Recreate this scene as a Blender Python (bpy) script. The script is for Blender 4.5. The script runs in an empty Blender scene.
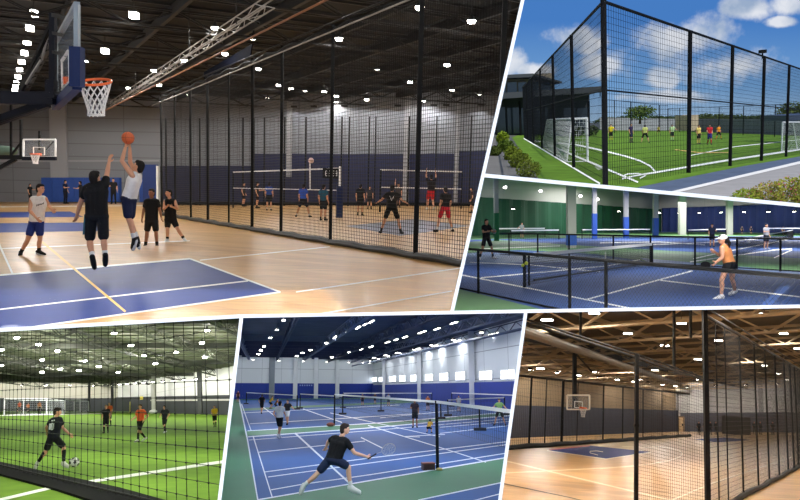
import bpy, bmesh, math, random
from mathutils import Vector, Matrix, Quaternion
random.seed(7)
V = Vector
SC = bpy.context.scene
COL = SC.collection
F, CX, CY = 700.0, 400.0, 250.0          # focal length in pixels of the 800x500 frame, and its centre
FRONT, BACK = 6.0, 210.0                 # the white dividing walls run from 6 m in front of the camera into the depth

# ---------------------------------------------------------------- colours and materials
def lin(c):
    return tuple(((x/255)/12.92 if x/255 <= .04045 else ((x/255+.055)/1.055)**2.4) for x in c)
MATS = {}
def mat(name, rgb, rough=.6, metal=0., spec=.5, emit=0., noise=0., nscale=4., alpha=1., coat=0., bump=0.):
    if name in MATS: return MATS[name]
    m = bpy.data.materials.new(name); m.use_nodes = True
    nt = m.node_tree; b = nt.nodes['Principled BSDF']
    c = lin(rgb)
    b.inputs['Base Color'].default_value = (*c, 1)
    b.inputs['Roughness'].default_value = rough
    b.inputs['Metallic'].default_value = metal
    b.inputs['Specular IOR Level'].default_value = spec
    b.inputs['Coat Weight'].default_value = coat
    if emit:
        b.inputs['Emission Color'].default_value = (*c, 1)
        b.inputs['Emission Strength'].default_value = emit
    if noise or bump:
        tc = nt.nodes.new('ShaderNodeTexCoord'); n = nt.nodes.new('ShaderNodeTexNoise')
        n.inputs['Scale'].default_value = nscale; n.inputs['Detail'].default_value = 6
        nt.links.new(tc.outputs['Object'], n.inputs['Vector'])
        if noise:
            r = nt.nodes.new('ShaderNodeMapRange')
            r.inputs['From Min'].default_value = .3; r.inputs['From Max'].default_value = .7
            r.inputs['To Min'].default_value = 1-noise; r.inputs['To Max'].default_value = 1+noise
            nt.links.new(n.outputs['Fac'], r.inputs['Value'])
            mx = nt.nodes.new('ShaderNodeVectorMath'); mx.operation = 'SCALE'
            mx.inputs[0].default_value = c
            nt.links.new(r.outputs['Result'], mx.inputs['Scale'])
            nt.links.new(mx.outputs['Vector'], b.inputs['Base Color'])
        if bump:
            bp = nt.nodes.new('ShaderNodeBump'); bp.inputs['Strength'].default_value = bump
            nt.links.new(n.outputs['Fac'], bp.inputs['Height']); nt.links.new(bp.outputs['Normal'], b.inputs['Normal'])
    if alpha < 1: b.inputs['Alpha'].default_value = alpha
    MATS[name] = m
    return m

def wood(name, c1, c2, angle, plank=(6., .35), rough=.25, coat=.3, spec=.3):
    m = bpy.data.materials.new(name); m.use_nodes = True
    nt = m.node_tree; b = nt.nodes['Principled BSDF']; L = nt.links.new
    tc = nt.nodes.new('ShaderNodeTexCoord'); mp = nt.nodes.new('ShaderNodeMapping')
    mp.inputs['Rotation'].default_value = (0, 0, angle)
    L(tc.outputs['Object'], mp.inputs['Vector'])
    br = nt.nodes.new('ShaderNodeTexBrick')
    br.inputs['Scale'].default_value = 1.; br.inputs['Brick Width'].default_value = plank[0]
    br.inputs['Row Height'].default_value = plank[1]; br.inputs['Mortar Size'].default_value = .004
    br.inputs['Color1'].default_value = (*lin(c1), 1); br.inputs['Color2'].default_value = (*lin(c2), 1)
    br.inputs['Mortar'].default_value = (*[x*.75 for x in lin(c2)], 1)
    L(mp.outputs['Vector'], br.inputs['Vector'])
    mp2 = nt.nodes.new('ShaderNodeMapping'); mp2.inputs['Rotation'].default_value = (0, 0, angle)
    mp2.inputs['Scale'].default_value = (.5, 6, 1); L(tc.outputs['Object'], mp2.inputs['Vector'])
    n = nt.nodes.new('ShaderNodeTexNoise'); n.inputs['Scale'].default_value = 1.5; n.inputs['Detail'].default_value = 5
    L(mp2.outputs['Vector'], n.inputs['Vector'])
    r = nt.nodes.new('ShaderNodeMapRange'); r.inputs['From Min'].default_value = .3; r.inputs['From Max'].default_value = .7
    r.inputs['To Min'].default_value = .8; r.inputs['To Max'].default_value = 1.2
    L(n.outputs['Fac'], r.inputs['Value'])
    mx = nt.nodes.new('ShaderNodeVectorMath'); mx.operation = 'SCALE'
    L(br.outputs['Color'], mx.inputs[0]); L(r.outputs['Result'], mx.inputs['Scale'])
    L(mx.outputs['Vector'], b.inputs['Base Color'])
    b.inputs['Roughness'].default_value = rough; b.inputs['Coat Weight'].default_value = coat; b.inputs['Specular IOR Level'].default_value = spec
    b.inputs['Coat Roughness'].default_value = .12
    return m

def panels(name, rgb, line, cell=(2.4, 1.2), rough=.8, mort=.02, var=.06, vertical_axis='Z'):
    """cladding: courses of panels with thin joints, on upright surfaces (uses x+y along the wall and z up)"""
    m = bpy.data.materials.new(name); m.use_nodes = True
    nt = m.node_tree; b = nt.nodes['Principled BSDF']; L = nt.links.new
    tc = nt.nodes.new('ShaderNodeTexCoord'); s = nt.nodes.new('ShaderNodeSeparateXYZ'); L(tc.outputs['Object'], s.inputs[0])
    a = nt.nodes.new('ShaderNodeMath'); a.operation = 'ADD'; L(s.outputs['X'], a.inputs[0]); L(s.outputs['Y'], a.inputs[1])
    c = nt.nodes.new('ShaderNodeCombineXYZ'); L(a.outputs[0], c.inputs['X']); L(s.outputs['Z'], c.inputs['Y'])
    br = nt.nodes.new('ShaderNodeTexBrick'); br.offset = 0.
    br.inputs['Scale'].default_value = 1.; br.inputs['Brick Width'].default_value = cell[0]
    br.inputs['Row Height'].default_value = cell[1]; br.inputs['Mortar Size'].default_value = mort
    k = lin(rgb)
    br.inputs['Color1'].default_value = (*[x*(1-var) for x in k], 1); br.inputs['Color2'].default_value = (*[x*(1+var) for x in k], 1)
    br.inputs['Mortar'].default_value = (*lin(line), 1)
    L(c.outputs[0], br.inputs['Vector']); L(br.outputs['Color'], b.inputs['Base Color'])
    b.inputs['Roughness'].default_value = rough
    return m

# ---------------------------------------------------------------- mesh collector
def basis(d):
    d = V(d).normalized()
    t = V((0, 0, 1)) if abs(d.z) < .9 else V((1, 0, 0))
    a = d.cross(t).normalized(); return a, d.cross(a).normalized(), d
class MB:
    def __init__(s): s.v = []; s.f = []
    def add(s, vs, fs):
        o = len(s.v); s.v += [V(p) for p in vs]; s.f += [[i+o for i in f] for f in fs]; return s
    def quad(s, *p): return s.add(p, [list(range(len(p)))])
    def hexa(s, b, t):               # bottom ring and top ring of n points
        n = len(b); fs = [list(range(n))[::-1], list(range(n, 2*n))]
        for i in range(n): fs.append([i, (i+1) % n, n+(i+1) % n, n+i])
        return s.add(list(b)+list(t), fs)
    def box(s, c, sx, sy, sz, rz=0.):
        c = V(c); R = Matrix.Rotation(rz, 3, 'Z')
        q = [(-.5, -.5), (.5, -.5), (.5, .5), (-.5, .5)]
        return s.hexa([c+R@V((x*sx, y*sy, -sz/2)) for x, y in q], [c+R@V((x*sx, y*sy, sz/2)) for x, y in q])
    def bar(s, p0, p1, w, h=None, up=None):
        p0, p1 = V(p0), V(p1); h = h or w; d = p1-p0
        if d.length < 1e-6: return s
        if up is None: a, b, _ = basis(d)
        else:
            a = d.cross(V(up)).normalized(); b = a.cross(d).normalized()
        q = [(-w/2, -h/2), (w/2, -h/2), (w/2, h/2), (-w/2, h/2)]
        return s.hexa([p0+a*x+b*y for x, y in q], [p1+a*x+b*y for x, y in q])
    def tube(s, p0, p1, r0, r1=None, n=10):
        p0, p1 = V(p0), V(p1); r1 = r0 if r1 is None else r1
        if (p1-p0).length < 1e-6: return s
        a, b, _ = basis(p1-p0)
        cs = [(math.cos(2*math.pi*i/n), math.sin(2*math.pi*i/n)) for i in range(n)]
        return s.hexa([p0+(a*x+b*y)*r0 for x, y in cs], [p1+(a*x+b*y)*r1 for x, y in cs])
    def path(s, pts, r, n=6, closed=False):
        pts = [V(p) for p in pts]; m = len(pts); rings = []
        for i, p in enumerate(pts):
            q0 = pts[(i-1) % m] if closed or i else p; q1 = pts[(i+1) % m] if closed or i < m-1 else p
            a, b, _ = basis(q1-q0)
            rings.append([p+(a*math.cos(2*math.pi*k/n)+b*math.sin(2*math.pi*k/n))*r for k in range(n)])
        vs = [p for r_ in rings for p in r_]; fs = []
        for i in range(m if closed else m-1):
            j = (i+1) % m
            for k in range(n): fs.append([i*n+k, i*n+(k+1) % n, j*n+(k+1) % n, j*n+k])
        if not closed: fs += [list(range(n))[::-1], [(m-1)*n+k for k in range(n)]]
        return s.add(vs, fs)
    def ell(s, c, rx, ry, rz, R=None, nu=14, nv=9):
        c = V(c); R = R or Matrix.Identity(3); vs = [c+R@V((0, 0, rz))]
        for j in range(1, nv):
            t = math.pi*j/nv
            for i in range(nu):
                p = 2*math.pi*i/nu; vs.append(c+R@V((rx*math.sin(t)*math.cos(p), ry*math.sin(t)*math.sin(p), rz*math.cos(t))))
        vs.append(c+R@V((0, 0, -rz))); fs = []; L_ = len(vs)-1
        for i in range(nu):
            fs.append([0, 1+i, 1+(i+1) % nu]); o = 1+(nv-2)*nu; fs.append([L_, o+(i+1) % nu, o+i])
        for j in range(nv-2):
            o = 1+j*nu
            for i in range(nu): fs.append([o+i, o+nu+i, o+nu+(i+1) % nu, o+(i+1) % nu])
        return s.add(vs, fs)
    def cap(s, p0, p1, r0, r1=None, n=12):
        r1 = r0 if r1 is None else r1
        s.ell(p0, r0, r0, r0, nu=n, nv=8); s.ell(p1, r1, r1, r1, nu=n, nv=8)
        return s.tube(p0, p1, r0, r1, n)
    def torus(s, c, R_, r, n=32, m=8, Rm=None):
        Rm = Rm or Matrix.Identity(3)
        return s.path([V(c)+Rm@V((R_*math.cos(2*math.pi*i/n), R_*math.sin(2*math.pi*i/n), 0)) for i in range(n)], r, m, True)
    def strand(s, p0, p1, w):        # three-sided cord
        return s.tube(p0, p1, w/2, w/2, 3)
    def truss(s, p0, p1, w, h, t=.06, step=None, up=V((0, 0, 1)), diag=None):
        p0, p1 = V(p0), V(p1); d = p1-p0; a = d.cross(up).normalized(); b = up
        L_ = d.length; n = max(2, int(L_/(step or h*1.2))); cs = [(-w/2, -h/2), (w/2, -h/2), (w/2, h/2), (-w/2, h/2)]
        for x, y in cs: s.bar(p0+a*x+b*y, p1+a*x+b*y, t)
        for i in range(n):
            u, v_ = p0+d*(i/n), p0+d*((i+1)/n)
            for x in (-w/2, w/2):
                lo, hi = a*x-b*h/2, a*x+b*h/2
                s.bar(u+(lo if i % 2 else hi), v_+(hi if i % 2 else lo), diag or t*.7)
            s.bar(u+a*w/2-b*h/2, v_-a*w/2-b*h/2, diag or t*.7)
        return s

# ---------------------------------------------------------------- the six places
CAM = V((0, 0, 0))
def wray(px, py): return V(((px-CX)/F, 1., -(py-CY)/F))
class Cell:
    def __init__(s, xc, yh, h, lean=0., slope=0.):
        s.h = h; dx = (xc-CX)/F
        n = V((slope, (yh-CY)/F-slope*dx, 1.))
        u = V((lean+dx*n.y, n.y, 1.)).normalized()
        fw = (V((0, 1, 0))-u*u.y).normalized(); r = fw.cross(u).normalized()
        s.u, s.fw, s.r = u, fw, r; O = CAM-u*h
        s.M = Matrix(((r.x, fw.x, u.x, O.x), (r.y, fw.y, u.y, O.y), (r.z, fw.z, u.z, O.z), (0, 0, 0, 1)))
        s.R = s.M.to_3x3(); s.Ri = s.R.transposed(); nl = s.Ri@n
        s.a, s.b = -nl.x/nl.z, -nl.y/nl.z; s.eye = V((0, 0, h)); s.pieces = []
    def gz(s, x, y): return s.a*x+s.b*y
    def ray(s, px, py): return s.Ri@wray(px, py)
    def fl(s, px, py, z=0.):
        d = s.ray(px, py); t = -s.h/(d.z-s.a*d.x-s.b*d.y)
        p = s.eye+d*t; p.z += z; return p
    def at(s, px, py, Y):
        d = s.ray(px, py); return s.eye+d*(Y/d.y)
    def onz(s, px, py, z):           # where the line of sight meets the level z
        d = s.ray(px, py); return s.eye+d*((z-s.h)/(d.z-s.a*d.x-s.b*d.y))
    def g(s, p, z=0.):               # lift a point given over the level plan onto the ground there
        p = V(p); return V((p.x, p.y, p.z+z+s.gz(p.x, p.y)))
    def up(s, foot, px_y, dx=0):     # point above a ground point, at picture height px_y
        d0 = foot-s.eye; lo, hi = -3., 60.
        for _ in range(50):
            m = (lo+hi)/2; w = s.R@(d0+V((0, 0, m)))
            py = CY-F*w.z/w.y
            if py > px_y: lo = m
            else: hi = m
        return foot+V((0, 0, lo))
    def px(s, p):
        w = s.R@(V(p)-s.eye); return (CX+F*w.x/w.y, CY-F*w.z/w.y)
    def scale(s, foot):              # pixels per metre at a point
        w = s.R@(V(foot)-s.eye); return F/w.y
    def planes(s, *lines_inside):
        """lines: (x0,y0,x1,y1,(inside px)) -> clip planes through the camera, local"""
        out = []
        for x0, y0, x1, y1, ins in lines_inside:
            n = wray(x0, y0).cross(wray(x1, y1)).normalized()
            if n.dot(wray(*ins)) > 0: n = -n
            out.append(s.Ri@n)
        s.pieces.append(out)

def lineA(y): return 522.7-.2265*y
A_ = (lineA(-600), -600, lineA(700), 700)
H1 = (-300, 346.2, 240, 316.3); H2 = (240, 316.3, 900, 304.5)
C_ = (484.5, 175.2, 900, 215)
D_ = (241.6, 316.3, 200, 661.5); E_ = (525.8, 311.2, 460, 791.7)
P1 = Cell(230, 180, 1.85); P2 = Cell(645, 121.5, 2.1, slope=.0154); P3 = Cell(640, 222, 1.75)
P4 = Cell(115, 403, 1.5); P5 = Cell(375, 388, 2.38); P6 = Cell(655, 420, 1.6)
LEFT, RIGHT, TOP, BOT = (-150, -900, -150, 900), (880, -900, 880, 900), (-500, -420, 1200, -420), (-500, 590, 1200, 590)
P1.planes((*A_, (200, 200)), (*H1, (200, 200)), (*LEFT, (200, 200)), (*TOP, (200, 200)), (240, 0, 240, 500, (0, 100)))
P1.planes((*A_, (200, 200)), (*H2, (200, 200)), (*LEFT, (200, 200)), (*TOP, (200, 200)), (240, 0, 240, 500, (400, 100)))
P2.planes((*A_, (700, 100)), (*C_, (700, 100)), (1000, -900, 1000, 900, (700, 100)))
P3.planes((*A_, (600, 250)), (*C_, (600, 250)), (*H2, (600, 250)), (*RIGHT, (600, 250)))
P4.planes((*H1, (100, 400)), (*D_, (100, 400)), (*LEFT, (100, 400)), (*BOT, (100, 400)))
P5.planes((*H2, (370, 400)), (*D_, (370, 400)), (*E_, (370, 400)), (*BOT, (370, 400)))
P6.planes((*H2, (650, 400)), (*E_, (650, 400)), (*RIGHT, (650, 400)), (*BOT, (650, 400)))

# ---------------------------------------------------------------- objects
def props(o, label=None, cat=None, group=None, kind=None):
    if label: o['label'] = label
    if cat: o['category'] = cat
    if group: o['group'] = group
    if kind: o['kind'] = kind
    return o
def new_mesh(name, mb, m, cell=None, clip=False, org=V((0, 0, 0)), smooth=False, inset=.02):
    bm = bmesh.new()
    vs = [bm.verts.new(p) for p in mb.v]
    for f in mb.f:
        try: bm.faces.new([vs[i] for i in f])
        except ValueError: pass
    bmesh.ops.recalc_face_normals(bm, faces=bm.faces[:])
    me = bpy.data.meshes.new(name)
    if clip and cell:
        out = bmesh.new()
        for piece in cell.pieces:
            b2 = bm.copy()
            for i_, n in enumerate(piece):
                ins_ = 0. if len(cell.pieces) > 1 and i_ == len(piece)-1 else inset
                g = b2.verts[:]+b2.edges[:]+b2.faces[:]
                if g: bmesh.ops.bisect_plane(b2, geom=g, plane_co=cell.eye-n*ins_, plane_no=n, clear_outer=True)
            t = bpy.data.meshes.new('t'); b2.to_mesh(t); out.from_mesh(t); b2.free(); bpy.data.meshes.remove(t)
        if len(cell.pieces) > 1: bmesh.ops.remove_doubles(out, verts=out.verts[:], dist=1e-4)
        bm.free(); bm = out
    bmesh.ops.translate(bm, verts=bm.verts[:], vec=-org)
    if smooth:
        for f in bm.faces: f.smooth = True
    bm.to_mesh(me); bm.free()
    if m: me.materials.append(m)
    return me
def top(name, mb, m, cell, org=None, clip=False, smooth=False, **kw):
    """a top-level thing that is one mesh (parts may be hung under it)"""
    org = V(org) if org is not None else V((0, 0, 0))
    o = bpy.data.objects.new(name, new_mesh(name, mb, m, cell, clip, org, smooth)); COL.objects.link(o)
    o.matrix_world = cell.M@Matrix.Translation(org); o['_o'] = tuple(org)
    return props(o, **kw)
def empty(name, cell, org, **kw):
    o = bpy.data.objects.new(name, None); COL.objects.link(o); o.empty_display_size = .1
    o.matrix_world = cell.M@Matrix.Translation(V(org)); o['_o'] = tuple(V(org))
    return props(o, **kw)
def part(name, mb, m, cell, parent, clip=False, smooth=False, label=None, kind=None):
    org = V(parent['_o'])
    o = bpy.data.objects.new(name, new_mesh(name, mb, m, cell, clip, org, smooth)); COL.objects.link(o)
    o.parent = parent; o['_o'] = tuple(org)
    return props(o, label=label, kind=kind)
def structure(name, mb, m, cell, clip=True, smooth=False, label=None, cat=None):
    return top(name, mb, m, cell, clip=clip, smooth=smooth, kind='structure', label=label, cat=cat)
def lamp(kind, cell, p, power, parent=None, color=(1, 1, 1), size=.25, direction=None, size_y=None, angle=178):
    d = bpy.data.lights.new('lamp', kind); d.energy = power; d.color = color
    if kind == 'AREA':
        d.shape = 'RECTANGLE'; d.size = size; d.size_y = size_y or size
    else: d.shadow_soft_size = size
    if kind == 'SPOT': d.spot_size = math.radians(angle); d.spot_blend = .25
    o = bpy.data.objects.new('lamp', d); COL.objects.link(o)
    R = (direction or V((0, 0, -1))).to_track_quat('-Z', 'Y').to_matrix().to_4x4()
    if parent:
        o.parent = parent; o.matrix_local = Matrix.Translation(V(p)-V(parent['_o']))@R
    else: o.matrix_world = cell.M@Matrix.Translation(V(p))@R
    return o
def fpoly(cell, pts, z=.004):
    mb = MB(); mb.quad(*[cell.fl(x, y, z) for x, y in pts]); return mb
def fline(cell, pts, w=1.5, z=.008, mb=None):
    """a painted line on the ground through picture points, w pixels wide as seen from the camera"""
    mb = mb or MB()
    for (x0, y0), (x1, y1) in zip(pts, pts[1:]):
        l = math.hypot(x1-x0, y1-y0); nx, ny = -(y1-y0)/l*w/2, (x1-x0)/l*w/2
        mb.quad(*[cell.fl(x, y, z) for x, y in ((x0+nx, y0+ny), (x1+nx, y1+ny), (x1-nx, y1-ny), (x0-nx, y0-ny))])
    return mb
def lerp(a, b, t): return V(a)+(V(b)-V(a))*t
def net_panel(b0, b1, t0, t1, su, sv, w, knots=0.):
    """knotted netting between a bottom edge b0-b1 and a top edge t0-t1"""
    mb = MB(); b0, b1, t0, t1 = map(V, (b0, b1, t0, t1))
    n = max(1, round((b1-b0).length/su)); m = max(1, round(((t0-b0).length+(t1-b1).length)/2/sv))
    for i in range(n+1): mb.strand(lerp(b0, b1, i/n), lerp(t0, t1, i/n), w)
    for j in range(m+1): mb.strand(lerp(b0, t0, j/m), lerp(b1, t1, j/m), w)
    if knots:
        for i in range(n+1):
            for j in range(m+1):
                p = lerp(lerp(b0, b1, i/n), lerp(t0, t1, i/n), j/m); mb.ell(p, knots, knots, knots, nu=5, nv=4)
    return mb
# ---------------------------------------------------------------- people
TS = bpy.data.scenes.new('workbench')
def remesh(name, mb, m, cell, parent, voxel, smooth=2, org=None, kw=None, cut=None):
    o_ = V(parent['_o']) if parent else V(org)
    me = new_mesh(name, mb, None, None, False, o_)
    t = bpy.data.objects.new('t', me); TS.collection.objects.link(t)
    md = t.modifiers.new('r', 'REMESH'); md.mode = 'VOXEL'; md.voxel_size = voxel; md.use_smooth_shade = True
    s_ = t.modifiers.new('s', 'SMOOTH'); s_.factor = .5; s_.iterations = smooth
    TS.view_layers[0].update(); dg = TS.view_layers[0].depsgraph
    out = bpy.data.meshes.new_from_object(t.evaluated_get(dg)); bpy.data.objects.remove(t); bpy.data.meshes.remove(me)
    out.name = name
    out.materials.clear(); out.materials.append(m)
    o = bpy.data.objects.new(name, out); COL.objects.link(o); o['_o'] = tuple(o_)
    if parent: o.parent = parent
    else: o.matrix_world = cell.M@Matrix.Translation(o_)
    return props(o, **(kw or {}))

SKIN = {'tan': (205, 150, 118), 'fair': (222, 172, 145), 'brown': (150, 100, 72)}
def frame3(f, up=V((0, 0, 1))):
    f = V(f).normalized(); r = f.cross(up)
    r = r.normalized() if r.length > 1e-4 else V((1, 0, 0))
    u = r.cross(f).normalized()
    return Matrix((r, f, u)).transposed()          # columns: right, forward, up

def hand(mb, w, d, side, k, curl=.35, spread=1.):
    """palm, four unequal bent fingers and a thumb from the side of the palm"""
    d = d.normalized(); side = (side-d*side.dot(d)).normalized(); nrm = d.cross(side).normalized()
    R = Matrix((side, nrm, d)).transposed()
    mb.ell(w+d*.045*k, .038*k, .017*k, .052*k, R)
    for i, (o, l) in enumerate(((-.027, .066), (-.009, .076), (.009, .071), (.026, .055))):
        b = w+d*.078*k+side*o*k; m_ = b+(d*(1-curl*.3)+nrm*curl+side*o*6*spread).normalized()*l*.52*k
        e = m_+(d*(1-curl)+nrm*curl*1.5).normalized()*l*.48*k
        mb.cap(b, m_, .0105*k, .0098*k, 6); mb.cap(m_, e, .0098*k, .0085*k, 6)
    b = w+d*.022*k-side*.03*k; m_ = b+(d*.6-side*.75+nrm*.3).normalized()*.038*k
    e = m_+(d*.9-side*.25+nrm*.35).normalized()*.03*k
    mb.cap(b, m_, .0135*k, .012*k, 6); mb.cap(m_, e, .012*k, .009*k, 6)

def person(cell, J, fwd, label, k=1., hf=None, skin='tan', hair=(22, 18, 16), shirt=(18, 18, 20), sleeve='tee', shorts=(15, 15, 18),
           shoe=(20, 20, 22), sock=None, sock_len=.35, short_len=.8, group=None, cap=None, ponytail=False, voxel=.014, hero=False, curl=.35, loose=1., hands=(None, None)):
    J = {a: V(b) for a, b in J.items()}
    fwd = V(fwd).normalized(); hf = V(hf).normalized() if hf is not None else fwd
    low = min(J['toeL'].z, J['toeR'].z, J['anL'].z-.07*k, J['anR'].z-.07*k)
    mid = (J['hipL']+J['hipR'])/2; org = V((mid.x, mid.y, low))
    hu = (J['head']-J['neck']).normalized(); hR = frame3(hf, hu if abs(hu.dot(hf)) < .95 else V((0, 0, 1)))
    hc = J['head']
    b = MB()
    b.ell(hc, .074*k, .094*k, .112*k, hR); b.ell(hc+hR@V((0, .03, -.05))*k, .056*k, .066*k, .066*k, hR)
    b.ell(hc+hR@V((0, .098, -.02))*k, .013*k, .022*k, .02*k, hR)                        # nose
    for sx in (-1, 1): b.ell(hc+hR@V((sx*.076, -.005, -.012))*k, .012*k, .024*k, .034*k, hR, 8, 6)   # ears
    sL, sR, hL, hRr = J['shL'], J['shR'], J['hipL'], J['hipR']
    nb = (sL+sR)/2; b.cap(nb+V((0, 0, .01)), hc-hR@V((0, .01, .06))*k, .057*k, .052*k)
    def torso(mb, g, lowx=0.):
        a, c = lerp(sL, sR, .16), lerp(sL, sR, .84); pL, pR = lerp(hL, hRr, .05), lerp(hL, hRr, .95)
        ax = (nb-mid)*lowx
        pL, pR = pL-ax, pR-ax
        wL, wR = lerp(a, pL, .58), lerp(c, pR, .58); wm = (wL+wR)/2; wL, wR = lerp(wL, wm, .12), lerp(wR, wm, .12)
        r = [(.072+g)*k, (.088+g)*k, (.092+g)*k]
        for q0, q1, q2 in ((a, wL, pL), (c, wR, pR)):
            ch = lerp(q0, q1, .35); mb.cap(q0, ch, r[0], (.098+g)*k); mb.cap(ch, q1, (.098+g)*k, r[1]); mb.cap(q1, q2, r[1], r[2])
        mb.cap(a, c, r[0], r[0]); mb.cap(lerp(nb, mid, .12), wm, (.088+g)*k, r[1]); mb.cap(wm, mid-ax, r[1], r[2]); mb.cap(pL, pR, r[2], r[2])
        mb.cap(lerp(a, wL, .35), lerp(c, wR, .35), (.09+g)*k)
    torso(b, 0.)
    for s_ in 'LR':
        sh, el, wr = J['sh'+s_], J['el'+s_], J['ha'+s_]
        b.cap(sh, lerp(sh, el, .3), .058*k, .053*k); b.cap(lerp(sh, el, .3), el, .053*k, .04*k)
        b.cap(el, lerp(el, wr, .3), .04*k, .041*k); b.cap(lerp(el, wr, .3), wr, .041*k, .027*k)
        d = (wr-el).normalized(); hd = hands[0 if s_ == 'L' else 1]
        side = V(hd) if hd is not None else fwd
        if abs(side.normalized().dot(d)) > .9: side = V((0, 0, 1))
        hand(b, wr, d, side*(-1), k*1.05, curl)
        hp, kn, an = J['hip'+s_], J['kn'+s_], J['an'+s_]
        b.cap(hp, lerp(hp, kn, .35), .088*k, .083*k); b.cap(lerp(hp, kn, .35), kn, .083*k, .054*k)
        back = -(J['toe'+s_]-an); back.z = 0; back = back.normalized() if back.length > .01 else -fwd
        b.cap(kn, lerp(kn, an, .3)+back*.014*k, .053*k, .057*k); b.cap(lerp(kn, an, .3)+back*.014*k, an, .057*k, .036*k)
        b.cap(an, lerp(an, J['toe'+s_], .5), .036*k, .03*k)
    P = remesh('person', b, mat('skin_'+skin, SKIN[skin], .5, noise=.04, nscale=9), cell, None, voxel*.8, 2, org, dict(label=label, cat='person', group=group))
    def cl(name, mb, rgb, rough=.85, v=None, sm=3):
        return remesh(name, mb, mat('cloth_%d_%d_%d' % tuple(rgb), rgb, rough, spec=.25, noise=.06, nscale=14), cell, P, v or voxel, sm)
    s = MB(); torso(s, .014*loose, -.07)
    st = {'tee': .5, 'tank': .0, 'long': .95}[sleeve]
    for s_ in 'LR':
        sh, el, wr = J['sh'+s_], J['el'+s_], J['ha'+s_]
        if sleeve != 'tank': s.cap(sh, lerp(sh, el, st), .071*k, .068*k if sleeve == 'tee' else .055*k)
        if sleeve == 'long': s.cap(el, lerp(el, wr, .92), .052*k, .04*k)
    cl('shirt', s, shirt)
    s = MB(); s.cap(lerp(hL, hRr, .0), lerp(hL, hRr, 1.), .112*k)
    for s_ in 'LR':
        hp, kn, an = J['hip'+s_], J['kn'+s_], J['an'+s_]
        if short_len <= 1: s.cap(hp, lerp(hp, kn, short_len), .104*k, (.092 if short_len > .5 else .1)*k)
        else: s.cap(hp, kn, .102*k, .075*k); s.cap(kn, lerp(kn, an, .95), .072*k, .058*k)
    cl('shorts' if short_len <= 1 else 'trousers', s, shorts)
    for s_ in 'LR':
        an, to, kn = J['an'+s_], J['toe'+s_], J['kn'+s_]
        f = to-an; sole = V((0, 0, -1)); ff = f.normalized(); dn = (an-kn).normalized()
        heel = an+dn*.045*k-ff*.035*k
        tip = to
        s = MB(); s.cap(an+dn*.0*k, heel, .046*k, .048*k, 10); s.cap(heel, lerp(heel, tip, .6), .048*k, .051*k, 10); s.cap(lerp(heel, tip, .6), tip, .051*k, .042*k, 10)
        s.cap(an, lerp(heel, tip, .6), .046*k, .044*k, 10)
        sh_o = cl('shoe', s, shoe, .6, voxel*.9, 2)
        if hero:
            e = MB(); tl = dn*.034*k; e.cap(heel+tl, lerp(heel, tip, .6)+tl, .044*k, .047*k, 10); e.cap(lerp(heel, tip, .6)+tl, tip+dn*.024*k, .047*k, .04*k, 10)
            so_ = remesh('sole', e, mat('shoe_sole', (205, 205, 205), .7), cell, sh_o, voxel*.9, 1)
        if sock:
            s = MB(); s.cap(an, lerp(an, kn, sock_len), .042*k, (.044+.02*min(1, sock_len*1.3))*k, 10); cl('sock', s, sock, .9, voxel*.9, 1)
    if hair is not None:
        s = MB(); s.ell(hc+hR@V((0, -.022, .026))*k, .083*k, .096*k, .1*k, hR); s.ell(hc+hR@V((0, -.05, -.015))*k, .079*k, .066*k, .1*k, hR); s.ell(hc+hR@V((0, -.055, -.06))*k, .066*k, .05*k, .06*k, hR)
        s.ell(hc+hR@V((0, .03, .075))*k, .066*k, .062*k, .042*k, hR)
        if ponytail: s.cap(hc+hR@V((0, -.11, .02))*k, hc+hR@V((0, -.15, -.1))*k, .035*k, .04*k); s.cap(hc+hR@V((0, -.15, -.1))*k, hc+hR@V((0, -.13, -.22))*k, .04*k, .015*k)
        cl('hair', s, hair, .7, voxel*.9, 1)
    if cap:
        s = MB(); s.ell(hc+hR@V((0, -.01, .045))*k, .092*k, .108*k, .085*k, hR); s.ell(hc+hR@V((0, .11, .035))*k, .072*k, .075*k, .014*k, hR)
        cl('cap', s, cap, .8, voxel*.9, 1)
    if hero:
        for sx in (-1, 1):
            e = MB(); e.ell(hc+hR@V((sx*.03, .086, .008))*k, .012*k, .008*k, .008*k, hR, 8, 6); part('eye', e, mat('eye_dark', (25, 18, 15), .3), cell, P)
        e = MB(); e.ell(hc+hR@V((0, .09, -.062))*k, .024*k, .008*k, .006*k, hR, 8, 6); part('mouth', e, mat('lip', (150, 85, 75), .5), cell, P)
    return P

def hero(cell, Y, px, fwd, label, dy=None, **kw):
    """joints given where they show in the photograph, each with its own depth offset from the body's depth Y"""
    dy = dy or {}
    J = {n: cell.at(x, y, Y+dy.get(n, 0.)) for n, (x, y) in px.items()}
    return person(cell, J, fwd, label, hero=kw.pop('faced', True), voxel=kw.pop('voxel', .011), **kw)

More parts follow.
